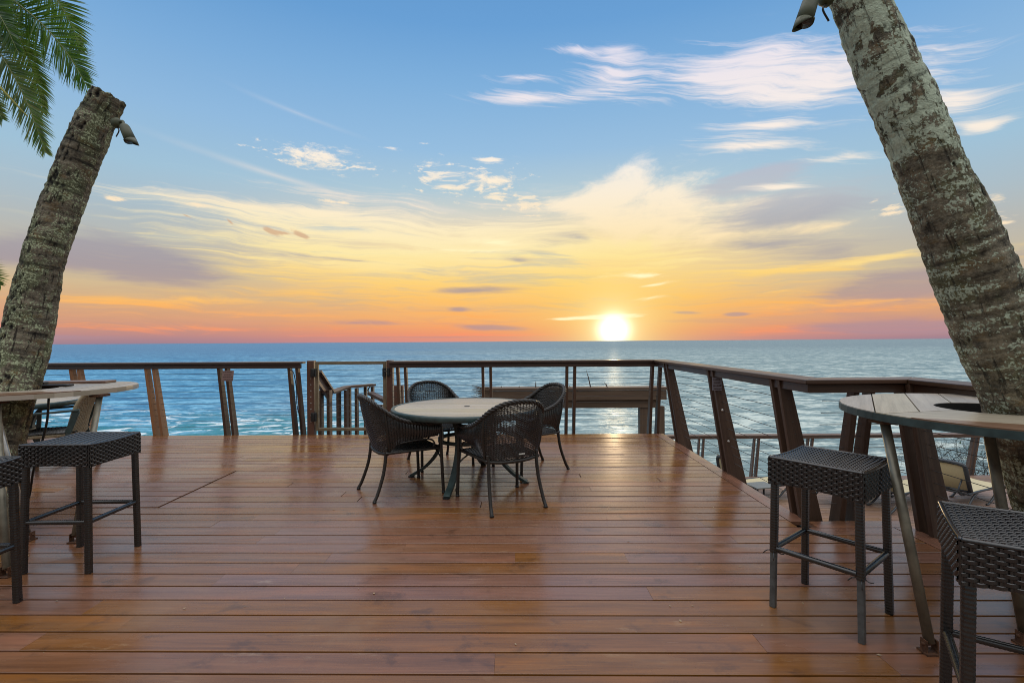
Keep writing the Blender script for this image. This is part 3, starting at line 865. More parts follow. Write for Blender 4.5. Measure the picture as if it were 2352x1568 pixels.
sp(at(746, 900, 8.05), pB.z + .05, .13); sp(at(786, 900, 9.0), pC.z - .06, .13); sp(at(810, 900, 9.3), pC.z - .05, .1); sp(at(847, 900, 9.65), pD.z - .05)
for k in range(8):
    mb = MB(); z = -.9 + .17 * k
    mb.tube([(pB.x, pB.y, z + .1), (pC.x, pC.y, z + .1), (pD.x, pD.y, z + .1)], .0027, 5); mb.build('cable', M['cable'], st)
s2 = empty('stair_railing', (0, 0, 0)); tag(s2, 'short sloping handrail with a dark cord hook, right of the landing beyond the gate', 'railing')
qA = at(850, 903, 9.4); qB = at(912, 934, 8.9)
mb = MB(); mb.beam(qA, qB, .13, .06); mb.build('cap_rail', M['post'], s2, bevel=.004)
for px in (862, 875):
    mb = MB(); p = at(px, 930, 9.3); mb.box((p.x, p.y, (p.z - 1.6) / 2), (.06, .11, p.z + 1.6)); mb.build('post', M['post'], s2)
mb = MB(); mb.tube(smooth_path([pD + Vector((-.06, 0, -.03)), pD + Vector((-.10, -.05, -.12)), pD + Vector((-.05, -.1, -.2)), qA], 6), .012, 6); mb.build('hook', M['black'], s2)
mb = MB()
p = at(915, 885, 8.2); mb.box((p.x, p.y, p.z - .7), (.16, .12, 1.4)); mb.box((p.x + .27, p.y + .05, p.z - .85), (.34, .1, .75))
tag(mb.build('stair_newel', M['gatewood'], bevel=.006), 'dark boxed newel post just right of the gate, below the railing', 'post')
# landing
mb = MB()
for k in range(10): mb.box((-2.5, 7.75 + .145 * k, -.62), (1.6, .138, .03))
for k in range(5): mb.box((-2.45, 7.50 - .0 * k + .02, -.12 - .12 * k), (1.1, .05, .03))
tag(mb.build('stair_landing', M['lower']), kind='structure')

# ------------------------------------------------------------------ timber shelter edge beyond the middle railing
sh = empty('timber_shelter', (0, 0, 0)); tag(sh, 'low dark timber shelter edge with frayed straw, outside the middle railing', 'shelter')
Yh = 8.6
xa = at(1110, 900, Yh).x; xb = at(1529, 900, Yh).x
zt = at(1300, 891, Yh).z; z1 = at(1300, 903, Yh).z; z2 = at(1300, 919, Yh).z; z3 = at(1300, 938, Yh).z
mb = MB(); mb.box(((xa + xb) / 2, Yh + .10, zt - .02), (xb - xa + .05, .30, .05)); mb.build('top_board', M['timber'], sh, bevel=.004)
mb = MB(); mb.box(((xa + xb) / 2, Yh - .02, (zt - .05 + z2) / 2), (xb - xa, .04, zt - .05 - z2)); mb.build('fascia_board', M['timber'], sh, bevel=.004)
mb = MB(); mb.box(((xa + xb) / 2, Yh + .03, (z2 + z3) / 2), (xb - xa - .2, .05, z2 - z3 - .01)); mb.build('fascia_board', M['timber'], sh, bevel=.004)
mb = MB(); mb.box(((xa + xb) / 2 - .1, Yh + .22, (z2 + z3) / 2), (xb - xa - .3, .05, z2 - z3)); mb.build('back_board', M['timber'], sh)
for pa, pb in ((1470, 1497), (1510, 1527)):
    x0 = at(pa, 970, Yh).x; x1 = at(pb, 970, Yh).x
    mb = MB(); mb.box(((x0 + x1) / 2, Yh + .1, (z3 - 3.2) / 2 + .02), (x1 - x0, .14, z3 + 3.2)); mb.build('post', M['timber'], sh, bevel=.004)
mb = MB(); rnd = random.Random(4)
for k in range(90):
    p = Vector((xa - .02, Yh + rnd.uniform(-.05, .22), z2 + rnd.uniform(-.03, .24)))
    mb.tube([p + Vector((.12, 0, 0)), p, p + Vector((-rnd.uniform(.05, .22), rnd.uniform(-.05, .05), rnd.uniform(-.05, .06)))], [.004, .003, .001], 4)
mb.build('straw', M['straw'], sh)
for px, py, L, ln in ((1357, 891, .32, -.08), (1397, 891, .10, -.07), (1040 + 190, 893, .14, 0), (1190, 893, .05, .02), (1150, 893, .05, .01), (1310, 892, .05, -.02)):
    p = at(px, py, Yh + .1); mb = MB(); mb.tube([p - Vector((0, 0, .03)), p + Vector((ln * .6, 0, L * .6)), p + Vector((ln * 1.1, 0, L))], [.012, .009, .002], 5); mb.build('stalk', M['straw'], sh)
for k in range(3):
    mb = MB(); p = at(1105, 918, Yh); mb.tube(smooth_path([p + Vector((.1, 0, 0)), p + Vector((-.05, 0, .01)), p + Vector((-.16 - .03 * k, 0, -.06 - .02 * k))], 3), .006, 4); mb.build('stalk', M['straw'], sh)
# ------------------------------------------------------------------ weaving
def weave(mb, S, ns, nt_, weft_w, weft_t, stake_r, amp, s0=-1.0, s1=1.0, t0=0.0, t1=1.0, flat_stakes=0, sub=2, shift=0):
    """S(s, t) -> point; ns stakes across, nt_ weft rows, woven in and out of the stakes"""
    def nrm(s, t):
        e = 1e-3
        a = S(min(s + e, 1), t) - S(max(s - e, -1), t); c = S(s, min(t + e, 1)) - S(s, max(t - e, 0))
        return a.cross(c).normalized()
    for j in range(nt_):
        t = t0 + (t1 - t0) * (j + .5) / nt_
        pts = []; nn = []
        for i in range(ns * sub + 1):
            s = s0 + (s1 - s0) * i / (ns * sub)
            n = nrm(s, t)
            off = amp * math.cos(math.pi * (i / sub + j + shift) + math.pi / 2 * 0)
            pts.append(S(s, t) + n * off); nn.append(n)
        mb.flat(pts, nn, weft_w, weft_t)
    for i in range(ns + 1):
        s = s0 + (s1 - s0) * i / ns
        m = 12
        pts = [S(s, t0 + (t1 - t0) * k / m) for k in range(m + 1)]
        if flat_stakes:
            mb.flat(pts, [nrm(s, t0 + (t1 - t0) * k / m) for k in range(m + 1)], flat_stakes, stake_r)
        else:
            mb.tube(pts, stake_r, 4, caps=False, smooth=False)

def rope(mb, path, R_=.010, r=.010, turns_per_m=14, strands=3, n=6):
    """braided edge: strands wound round a path"""
    L = [0]
    for i in range(1, len(path)): L.append(L[-1] + (path[i] - path[i - 1]).length)
    tot = L[-1]; N = int(tot * turns_per_m * 8)
    def pos(d):
        i = 0
        while i < len(L) - 2 and L[i + 1] < d: i += 1
        f = (d - L[i]) / max(1e-6, L[i + 1] - L[i])
        return path[i].lerp(path[i + 1], f), (path[i + 1] - path[i]).normalized()
    for k in range(strands):
        pts = []
        for i in range(N + 1):
            p, d = pos(tot * i / N)
            a = d.cross(Vector((0, 0, 1)))
            if a.length < .05: a = d.cross(Vector((0, 1, 0)))
            a.normalize(); b = d.cross(a)
            th = 2 * math.pi * (turns_per_m * tot * i / N + k / strands)
            pts.append(p + (a * math.cos(th) + b * math.sin(th)) * R_)
        mb.tube(pts, r, n)

def wound(mb, pts, r, pitch=.011, n=8):
    """tube wrapped with cane: shallow rings"""
    pts = [Vector(p) for p in pts]
    L = [0]
    for i in range(1, len(pts)): L.append(L[-1] + (pts[i] - pts[i - 1]).length)
    N = max(4, int(L[-1] / pitch * 2)); out = []; rr = []
    for k in range(N + 1):
        d = L[-1] * k / N; i = 0
        while i < len(L) - 2 and L[i + 1] < d: i += 1
        out.append(pts[i].lerp(pts[i + 1], (d - L[i]) / max(1e-6, L[i + 1] - L[i]))); rr.append(r * (1.0 if k % 2 else .90))
    mb.tube(out, rr, n)

# ------------------------------------------------------------------ wicker armchair (faces +y)
RIM = [(0, Vector((0, -.385, .900))), (.15, Vector((.135, -.370, .884))), (.3, Vector((.236, -.310, .825))), (.45, Vector((.284, -.205, .742))),
       (.6, Vector((.300, -.080, .684))), (.8, Vector((.304, .090, .650))), (1.0, Vector((.296, .245, .640)))]
BOT = [(0, Vector((0, -.250, .395))), (.15, Vector((.110, -.248, .397))), (.3, Vector((.212, -.226, .405))), (.42, Vector((.247, -.190, .440))),
       (.55, Vector((.264, -.100, .505))), (.8, Vector((.284, .090, .520))), (1.0, Vector((.288, .225, .530)))]
frim = catmull(RIM, 0); fbot = catmull(BOT, 0)
def shell(s, t):
    a = min(1.0, abs(s)); sg = 1 if s >= 0 else -1
    def ev(f, a_):
        p = f(a_); return Vector((p.x * sg, p.y, p.z))
    p = ev(fbot, a).lerp(ev(frim, a), t)
    bul = math.sin(math.pi * t) * .020
    return p + Vector((sg * min(1, a * 2) * bul, -bul * max(0, 1 - a * 2.2), 0))
def seat(s, t):
    w = .238 + .034 * t
    y = -.245 + .50 * t
    return Vector((s * w, y, .425 - .018 * (1 - s * s) * math.sin(math.pi * min(1, t * 1.1))))

def make_chair(label, group):
    root = empty('wicker_armchair'); tag(root, label, 'chair', group)
    mb = MB(); weave(mb, shell, 66, 52, .0078, .0038, .0028, .0030, sub=2); mb.build('backrest', M['wicker'], root)
    mb = MB(); rope(mb, [shell(-1 + 2 * i / 60, 1.0) for i in range(61)], .0105, .0115, 9)
    mb.build('braided_rim', M['wickerbrown'], root)
    mb = MB(); weave(mb, seat, 34, 36, .0115, .004, .003, .003, sub=2); mb.build('seat', M['wicker'], root)
    mb = MB()
    ring = [seat(-1, k / 8) for k in range(9)] + [seat(s, 1.0) for s in (-.5, 0, .5)] + [seat(1, 1 - k / 8) for k in range(9)]
    wound(mb, [p - Vector((0, 0, .014)) for p in ring], .0135)
    wound(mb, smooth_path([(-.235, -.225, .405), (-.11, -.252, .393), (0, -.256, .391), (.11, -.252, .393), (.235, -.225, .405)], 5), .0155)
    mb.build('seat_rim', M['wickerbrown'], root)
    for sg in (-1, 1):
        mb = MB(); wound(mb, smooth_path([(sg * .228, -.232, .46), (sg * .222, -.240, .38), (sg * .228, -.262, .24), (sg * .240, -.315, .08), (sg * .246, -.350, .012)], 6), .0160)
        o = mb.build('leg', M['wickerbrown'], root)
        mb = MB(); mb.tube([(sg * .246, -.350, .0), (sg * .245, -.346, .018)], .0175, 8); mb.build('foot_cap', M['black'], o)
        mb = MB(); wound(mb, smooth_path([(sg * .298, .245, .640), (sg * .294, .252, .45), (sg * .296, .262, .22), (sg * .300, .272, .012)], 8), .0160)
        o = mb.build('leg', M['wickerbrown'], root)
        mb = MB(); mb.tube([(sg * .300, .272, .0), (sg * .300, .272, .018)], .0175, 8); mb.build('foot_cap', M['black'], o)
        # slim post of the back panel
        mb = MB(); wound(mb, [shell(sg * .385, t) + Vector((0, -.006, 0)) for t in [k / 8 for k in range(9)]] , .011)
        mb.build('back_post', M['wickerbrown'], root)
        mb = MB(); wound(mb, smooth_path([(sg * .243, -.20, .475), (sg * .268, -.05, .500), (sg * .286, .10, .508), (sg * .290, .165, .495), (sg * .290, .19, .462), (sg * .286, .18, .43)], 5), .0085)
        mb.build('side_loop', M['wickerbrown'], root)
        mb = MB(); mb.tube(smooth_path([(sg * .297, .262, .29), (sg * .25, .258, .335), (sg * .17, .250, .385), (sg * .12, .246, .408)], 5), .0075, 6); mb.build('brace', M['wickerbrown'], root)
    return root

TC = Vector((-.455, 4.90))
chair_spots = [   # centre, facing, label
    ((-.0875, 4.235), (-.45, .89), 'near right wicker armchair with its back to the viewer and a small pale tag'),
    ((-1.06, 4.57), (.84, .54), 'wicker armchair on the left of the round table, seen from its side'),
    ((-.86, 5.62), (.50, -.86), 'far wicker armchair facing the viewer across the round table, nearest the gate'),
    ((.205, 5.33), (-.86, -.50), 'far wicker armchair on the right of the round table, turned towards the table'),
]
chair = None
for i, (c, f, lab) in enumerate(chair_spots):
    f = Vector(f).normalized()
    if chair is None: chair = make_chair(lab, 'wicker armchairs round the dining table'); o = chair
    else: o = copy_tree(chair); o['label'] = lab
    o.location = (c[0] + f.x * .04, c[1] + f.y * .04, 0); o.rotation_euler = (0, 0, math.atan2(-f.x, f.y))
    first = o if i == 0 else first
mb = MB(); mb.box((.055, -.292, .455), (.055, .005, .010)); tagp = mb.build('tag', M['white'], first)

# ------------------------------------------------------------------ round dining table
def round_table(loc, rad, label, rz, feet=True):
    root = empty('round_table', loc, rz); tag(root, label, 'table', 'round dining tables with dark green rims')
    bm_top = MB(); hh = .735; n = 72
    # planks of the top, each clipped to the circle
    ri = rad - .035; wdt = .118; k = -8
    for k in range(-8, 9):
        y0 = (k - .5) * wdt + .0025; y1 = (k + .5) * wdt - .0025
        y0 = max(y0, -ri + .001); y1 = min(y1, ri - .001)
        if y1 <= y0: continue
        prof = []
        m = 10
        ring = [(math.sqrt(max(0, ri * ri - (y0 + (y1 - y0) * i / m) ** 2)), y0 + (y1 - y0) * i / m) for i in range(m + 1)]
        poly = ring + [(-x, y) for x, y in reversed(ring)]
        N = len(poly); off = random.random() * 50
        vs = [(x, y, hh - .012) for x, y in poly] + [(x, y, hh) for x, y in poly]
        fs = [tuple(range(N, 2 * N)), tuple(reversed(range(N)))]; uv = [[(x + off, y - y0) for x, y in poly], [(x + off, y - y0) for x, y in reversed(poly)]]
        for i in range(N):
            j = (i + 1) % N; fs.append((i, j, N + j, N + i)); uv.append([(off, 0)] * 4)
        bm_top.add(vs, fs, uv)
    top = bm_top.build('tabletop', M['tabletop'], root)
    h = MB(); h.lathe([(.0, hh + .002), (.030, hh + .002), (.030, hh + .0005)], 24); h.build('parasol_hole', M['inner'], top)
    mb = MB(); mb.lathe([(rad - .05, hh - .045), (rad - .006, hh - .050), (rad, hh - .042), (rad + .002, hh - .008), (rad - .006, hh + .004), (rad - .030, hh + .004), (rad - .034, hh - .004), (rad - .034, hh - .03)], 72)
    mb.lathe([(0, hh - .016), (rad - .03, hh - .016)], 72)
    mb.build('rim', M['teal'], root)
    for q in range(4):
        a = math.pi / 2 * q; d = Vector((math.cos(a), math.sin(a), 0)); up = Vector((0, 0, 1))
        P = smooth_path([d * .40 + up * .69, d * .30 + up * .56, d * .27 + up * .40, d * .33 + up * .24, d * .46 + up * .10, d * .605 + up * .012], 6)
        mb = MB()
        side = up.cross(d)
        for i in range(len(P) - 1):
            pass
        vs = []
        for i, p in enumerate(P):
            t = (P[min(i + 1, len(P) - 1)] - P[max(i - 1, 0)]).normalized(); nrm_ = side.cross(t)
            w = .030; th = .0145
            vs += [p - side * w - nrm_ * th, p + side * w - nrm_ * th, p + side * w + nrm_ * th, p - side * w + nrm_ * th]
        fs = [(0, 1, 2, 3), tuple(reversed(range(len(vs) - 4, len(vs))))]
        for i in range(len(P) - 1):
            for k in range(4):
                k2 = (k + 1) % 4; fs.append((i * 4 + k2, i * 4 + k, i * 4 + 4 + k, i * 4 + 4 + k2))
        mb.add(vs, fs)
        o = mb.build('leg', M['teal'], root, bevel=.004)
        f = MB(); c = d * .60; f.box((c.x, c.y, .006), (.05, .05, .012)); f.build('foot_cap', M['black'], o)
    mb = MB()
    mb.lathe([(.275, .395), (.29, .395), (.29, .43), (.275, .43), (.275, .395)], 40)
    mb.build('ring_brace', M['teal'], root)
    mb = MB(); mb.beam((-.42, 0, .68), (.42, 0, .68), .04, .03); mb.beam((0, -.42, .682), (0, -.022, .682), .04, .03); mb.beam((0, .022, .682), (0, .42, .682), .04, .03); mb.build('under_frame', M['teal'], root)
    return root
ang_leg = math.atan2(4.295 - TC.y, -.588 - TC.x)
rt = round_table((TC.x, TC.y, 0), .74, 'round dining table with pale planked top and dark green rim, amid four wicker chairs', ang_leg)
[c for c in kids(rt) if c.name.startswith('tabletop')][0].rotation_euler[2] = -ang_leg - .06
rt2 = round_table((-5.78, 5.55, 0), .74, 'round table with dark green rim mostly hidden behind the left palm trunk', .3)

# ------------------------------------------------------------------ armchair behind the left bar table (faces +y)
def make_metal_chair():
    root = empty('wicker_armchair'); tag(root, 'olive wicker chair with dark metal arms behind the left bar table', 'chair')
    cp = catmull([(0, Vector((0, -.20, .40))), (.3, Vector((0, -.225, .55))), (.6, Vector((0, -.275, .72))), (.85, Vector((0, -.36, .86))), (1, Vector((0, -.40, .90)))], 0)
    def S(s, t):
        p = cp(t); w = .235 + .01 * math.sin(math.pi * t)
        return Vector((s * w, p.y + .05 * s * s, p.z))
    mb = MB(); weave(mb, S, 22, 30, .0165, .005, .006, .005, sub=2)
    weave(mb, lambda s, t: S(s, t) + Vector((0, -.030, 0)), 22, 30, .0165, .005, .006, .005, sub=2)
    mb.build('backrest', M['wickerpale'], root)
    mb = MB()
    for s in (-1, 1): wound(mb, [S(s, k / 12) + Vector((0, -.015, 0)) for k in range(13)], .024, .016)
    wound(mb, [S(-1 + k / 6, 1) + Vector((0, -.015, 0)) for k in range(13)], .022, .016)
    mb.build('back_edge', M['wickerpale'], root)
    mb = MB(); weave(mb, lambda s, t: Vector((s * .25, -.22 + .47 * t, .435)), 26, 26, .0165, .005, .004, .004); mb.build('seat', M['wicker'], root)
    mb = MB(); mb.box((0, .02, .405), (.49, .44, .035)); mb.build('seat_frame', M['wickerpale'], root, bevel=.01)
    for sg in (-1, 1):
        mb = MB(); mb.beam((sg * .275, -.27, .672), (sg * .275, .24, .645), .045, .022); mb.build('arm', M['teal'], root, bevel=.006)
        mb = MB(); mb.beam((sg * .275, -.245, .66), (sg * .275, -.17, .43), .024, .055, (0, 1, 0)); mb.beam((sg * .275, -.17, .43), (sg * .275, -.30, .0), .024, .045, (0, 1, 0)); mb.build('leg', M['teal'], root, bevel=.004)
        mb = MB(); mb.beam((sg * .275, .235, .64), (sg * .275, .265, .0), .024, .04, (0, 1, 0)); mb.build('leg', M['teal'], root, bevel=.004)
    return root
mc = make_metal_chair(); mc.location = (-5.02, 5.40, 0); mc.rotation_euler = (0, 0, R(116))

# ------------------------------------------------------------------ woven bar stools
def make_stool(label, bare):
    root = empty('bar_stool'); tag(root, label, 'stool', 'woven bar stools')
    hw = .205; zt = .772
    top = lambda s, t: Vector((s * hw, -hw + 2 * hw * t, zt - .009 * (1 - (2 * t - 1) ** 2)))
    mb = MB(); weave(mb, top, 20, 30, .0142, .0045, .0045, .0046, flat_stakes=.0085, sub=4)
    se = mb.build('seat', M['wicker'], root)
    mb = MB()
    vs = []; n = 10
    for k in range(n + 1):
        t = k / n
        for s in (-1, 1):
            p = top(s, t) * 1.0; p.x *= .985; p.y *= .985; vs.append(p - Vector((0, 0, .006)))
    fs = [(2 * k, 2 * k + 1, 2 * k + 3, 2 * k + 2) for k in range(n)]
    mb.add(vs, fs)
    mb.box((0, 0, zt - .078), (hw * 1.95, hw * 1.95, .085))
    mb.build('seat_core', M['inner'], se)
    for q in range(4):
        a = math.pi / 2 * q; ca, sa = math.cos(a), math.sin(a)
        def side(s, t, ca=ca, sa=sa, q=q):
            x = s * hw; y = -hw - .004
            zz = zt - .004 - (.009 * (1 - s * s) if q % 2 else 0)
            low = .132 - .014 * (1 - s * s)
            z = zz - low * (1 - t)
            return Vector((x * ca - y * sa, x * sa + y * ca, z))
        mb = MB(); weave(mb, side, 19, 10, .0138, .0040, .0045, .0040, flat_stakes=.008, sub=4)
        mb.build('apron', M['wicker'], root)
    mb = MB()
    for q in range(4):
        a = math.pi / 2 * q; ca, sa = math.cos(a), math.sin(a)
        pts = []
        for k in range(9):
            s = -1 + k / 4; x = s * hw; y = -hw
            z = zt + .001 - (.009 * (1 - s * s) if q % 2 else 0)
            pts.append(Vector((x * ca - y * sa, x * sa + y * ca, z)))
        wound(mb, pts, .0085, .014, 6)
    mb.build('edge_binding', M['wicker'], root)
    L = .186
    for i, (sx, sy) in enumerate(((-1, -1), (1, -1), (1, 1), (-1, 1))):
        a = Vector((sx * L, sy * L, .66)); c = Vector((sx * (L + .010), sy * (L + .010), 0))
        mb = MB()
        def leg(z0, z1, w):
            N = max(2, int((z1 - z0) / .007))
            q = lambda k: a.lerp(c, 1 - (z0 + (z1 - z0) * k / N) / .66)
            vs = []
            for k in range(N + 1):
                p = q(k); ww = w * (1 if k % 2 else .955) / 2
                p = Vector((p.x, p.y, z0 + (z1 - z0) * k / N)); rr = ww * .62
                for (ex, ey) in ((-ww, -rr), (-rr, -ww), (rr, -ww), (ww, -rr), (ww, rr), (rr, ww), (-rr, ww), (-ww, rr)): vs.append(p + Vector((ex, ey, 0)))
            fs = [tuple(reversed(range(8))), tuple(range(N * 8, N * 8 + 8))]
            for k in range(N):
                for m in range(8):
                    m2 = (m + 1) % 8; fs.append((k * 8 + m, k * 8 + m2, k * 8 + 8 + m2, k * 8 + 8 + m))
            mb.add(vs, fs)
        if i in bare:
            leg(.285, .67, .035); o = mb.build('leg', M['wicker'], root)
            mb = MB(); b0 = a.lerp(c, 1 - .30 / .66)
            mb.beam(c, b0, .027, .027, (0, 1, 0)); mb.build('bare_metal_foot', M['baremetal'], o, bevel=.003)
            mb = MB()
            for k in range(4):
                an = k * 1.7; mb.tube(smooth_path([b0 + Vector((.02 * math.cos(an), .02 * math.sin(an), -.01)), b0 + Vector((.035 * math.cos(an), .035 * math.sin(an), -.016)), b0 + Vector((.05 * math.cos(an), .05 * math.sin(an), -.012 - .01 * k))], 3), .0025, 4)
            mb.build('frayed_cane', M['wicker'], o)
        else:
            leg(.0, .67, .035); o = mb.build('leg', M['wicker'], root)
    for i in range(4):
        sx, sy = ((0, -1), (1, 0), (0, 1), (-1, 0))[i]; z = .305
        Lz = L + .010 * (1 - z / .66)
        if sx == 0: p, q = Vector((-Lz, sy * Lz, z)), Vector((Lz, sy * Lz, z))
        else: p, q = Vector((sx * Lz, -Lz, z)), Vector((sx * Lz, Lz, z))
        mb = MB(); wound(mb, [p, q], .0148, .012, 8); mb.build('footrest', M['wicker'], root)
    return root
stool_rot = math.atan2(-.317, .246)
s1 = make_stool('woven bar stool in front of the right bar table, wicker stripped off two feet', (0, 1)); s1.location = (1.618, 2.502, 0); s1.rotation_euler = (0, 0, stool_rot)
s2_ = make_stool('woven bar stool cropped by the lower right corner, nearest the viewer', ()); s2_.location = (1.64, 1.535, 0); s2_.rotation_euler = (0, 0, math.atan2(-.566, .824))
s3 = copy_tree(s2_); s3['label'] = 'whole woven bar stool beside the left bar table'; s3.location = (-2.76, 3.15, 0); s3.rotation_euler = (0, 0, R(.4))
s4 = copy_tree(s2_); s4['label'] = 'woven bar stool cut by the left edge, only its right side showing'; s4.location = (-2.855, 2.43, 0); s4.rotation_euler = (0, 0, R(1.0))

# ------------------------------------------------------------------ bar tables built round the palm trunks
def clip(poly, n, c, keep=1):
    """part of a polygon with n.p >= c (keep=1) or <= c"""
    out = []
    for i in range(len(poly)):
        p, q = poly[i], poly[(i + 1) % len(poly)]
        dp = (n.dot(p) - c) * keep; dq = (n.dot(q) - c) * keep
        if dp >= 0: out.append(p)
        if dp * dq < 0: out.append(p + (q - p) * (dp / (dp - dq)))
    return out
def slab(mb, poly, z0, z1, along, off):
    N = len(poly)
    if N < 3: return
    al = along.normalized(); ac = Vector((-al.y, al.x))
    ar = sum(poly[i].x * poly[(i + 1) % N].y - poly[(i + 1) % N].x * poly[i].y for i in range(N))
    if ar < 0: poly = list(reversed(poly))
    uvp = [(p.dot(al) + off, p.dot(ac)) for p in poly]
    vs = [(p.x, p.y, z0) for p in poly] + [(p.x, p.y, z1) for p in poly]
    fs = [tuple(range(N, 2 * N)), tuple(reversed(range(N)))]; uv = [uvp, list(reversed(uvp))]
    for i in range(N):
        j = (i + 1) % N; fs.append((i, j, N + j, N + i)); L = (poly[j] - poly[i]).length
        uv.append([(off, 0), (off + L, 0), (off + L, z1 - z0), (off, z1 - z0)])
    mb.add(vs, fs, uv)

def boolean_cut(o, cutter):
    md = o.modifiers.new('cut', 'BOOLEAN'); md.operation = 'DIFFERENCE'; md.object = cutter; md.solver = 'EXACT'
    bpy.context.view_layer.update()
    me = bpy.data.meshes.new_from_object(o.evaluated_get(bpy.context.evaluated_depsgraph_get()))
    o.modifiers.clear(); o.data = me

def bar_table(label, outline, boards, edge_board, hole, legs, rim_m):
    root = empty('bar_table', (0, 0, 0)); tag(root, label, 'table', 'bar tables built round the palm trunks')
    z1 = 1.032; z0 = .996
    n1, cuts, nb, cb = boards
    rest = clip(outline, nb, cb + .004, 1); front = clip(outline, nb, cb - .004, -1)
    tops = []
    mb = MB()
    last = None
    al = Vector((-n1.y, n1.x))
    bounds = [None] + cuts + [None]
    for a, c in zip(bounds[:-1], bounds[1:]):
        p = rest
        if a is not None: p = clip(p, n1, a + .003, 1)
        if c is not None: p = clip(p, n1, c - .003, -1)
        slab(mb, p, z0, z1, al, random.random() * 30)
    t = mb.build('tabletop', M['bartop'], root); tops.append(t)
    mb = MB()
    n2, c2 = edge_board
    al2 = Vector((-n2.y, n2.x))
    slab(mb, clip(front, n2, c2 + .003, 1), z0, z1, al2, 3.0)
    e1 = mb.build('front_board', M['bartop'], root); tops.append(e1)
    mb = MB(); slab(mb, clip(front, n2, c2 - .003, -1), z0, z1 + .002, al2, 9.0)
    e2 = mb.build('front_board', M['baredge'], root); tops.append(e2)
    bd = MB(); n_ = len(outline)
    big = [p + (p - sum(outline, Vector((0, 0))) / n_).normalized() * .004 for p in outline]
    for i in range(n_):
        p, q = outline[i], outline[(i + 1) % n_]; P_, Q_ = big[i], big[(i + 1) % n_]
        bd.add([(p.x, p.y, z0 - .002), (q.x, q.y, z0 - .002), (Q_.x, Q_.y, z0 - .002), (P_.x, P_.y, z0 - .002), (p.x, p.y, z1 - .004), (q.x, q.y, z1 - .004), (Q_.x, Q_.y, z1 - .004), (P_.x, P_.y, z1 - .004)],
               [(3, 2, 6, 7), (7, 6, 5, 4), (0, 1, 2, 3)])
    bd.build('edge_band', rim_m, root)
    mb = MB(); mb.lathe([(0, .9), (hole[2], .9), (hole[2], 1.2), (0, 1.2)], 32, Matrix.Translation((hole[0], hole[1], 0)))
    cu = mb.build('cutter', M['inner'])
    bmm = bmesh.new(); bmm.from_mesh(cu.data); bmesh.ops.remove_doubles(bmm, verts=bmm.verts, dist=1e-5); bmesh.ops.recalc_face_normals(bmm, faces=bmm.faces); bmm.to_mesh(cu.data); bmm.free()
    for o in tops:
        if o.data.polygons: boolean_cut(o, cu)
    bpy.data.objects.remove(cu)
    hl = MB(); hl.lathe([(hole[2] - .0015, z0 - .03), (hole[2] - .0015, z1 - .002)], 32, Matrix.Translation((hole[0], hole[1], 0))); hl.build('hole_shade_ring', M['inner'], root)  # dark ring added as painted shade on the inner wall of the hole
    for (a, f, mt, r) in legs:
        a = Vector(a); f = Vector(f)
        mb = MB(); mb.tube([f + Vector((0, 0, .045)), a], r, 14)
        lg = mb.build('leg', M[mt], root)
        mb = MB(); mb.box((f.x, f.y, .004), (.066, .060, .008)); 
        for s in (-1, 1): mb.box((f.x + s * .024, f.y, .032), (.005, .036, .056))
        mb.tube([(f.x - .032, f.y, .040), (f.x + .032, f.y, .040)], .008, 8)
        mb.build('foot_bracket', M['rust'], lg)
        mb = MB(); mb.box((a.x, a.y, z0 - .012), (.09, .09, .02)); mb.build('top_plate', M['rust'], lg)
    return root
def oval(c, rx, ry, n=14, rot=0.0):
    out = []
    for k in range(n):
        t = 2 * math.pi * k / n + rot
        out.append(Vector((c[0] + rx * math.cos(t), c[1] + ry * math.sin(t))))
    return out
cR = Vector((2.52, 2.36))
oR = oval(cR, .785, .785, 44)
n1 = Vector((.815, -.58)).normalized()
pl = lambda p, q: ((lambda d: Vector((-d.y, d.x)))((Vector(q) - Vector(p)).normalized()))
nb = pl((1.77, 2.30), (2.29, 2.42)); cb = nb.dot(Vector((1.77, 2.30)))
nq = pl((1.764, 2.165), (2.06, 1.97)); cq = nq.dot(Vector((1.764, 2.165)))
bar_table('right bar table with rounded pale planked top built around the palm trunk', oR, (n1, [.055, .229, .40, .57, .74], nb, cb), (nq, cq), (2.41, 2.43, .245),
          [((1.80, 2.37, .985), (1.83, 2.157, 0), 'pipe', .021), ((2.19, 2.26, .985), (2.305, 2.21, 0), 'pipe', .021), ((2.98, 2.85, .985), (3.02, 2.95, 0), 'pipe', .021), ((3.05, 2.2, .985), (2.78, 1.90, 0), 'pipe', .021)], M['teal'])
cL = Vector((-3.85, 3.93))
last_table = None
lt_ = oL = oval(cL, .675, .675, 40)
nbL = pl((-4.4, 3.55), (-3.1, 3.98)) ; cbL = nbL.dot(Vector((-3.7, 3.62)))
n1L = Vector((.93, .36)).normalized()
base = n1L.dot(Vector((-3.35, 4.2)))
nqL = nbL; cqL = cbL - .10
ltab = bar_table('left bar table with pale boards and a long brown front board, around the left trunk', oL, (n1L, [base - .52, base - .35, base - .175, base], nbL, cbL), (nqL, cqL), (-3.86, 3.86, .215),
          [((-3.20, 3.80, .985), (-3.06, 3.42, 0), 'pipe', .021), ((-3.58, 3.40, .985), (-3.02, 2.92, 0), 'pipe', .021), ((-3.62, 3.42, .985), (-3.42, 3.46, 0), 'pipelight', .014), ((-4.3, 4.2, .985), (-4.4, 4.4, 0), 'pipe', .021)], M['bartop'])
mb = MB()
mb.tube(smooth_path([(-3.52, 3.72, .985), (-3.535, 3.72, .80), (-3.58, 3.72, .62), (-3.66, 3.74, .42), (-3.80, 3.85, .20), (-3.95, 3.95, .02)], 8), .008, 6)
tag(mb.build('power_cord', M['black']), 'black cord hanging from under the left bar table', 'cord')
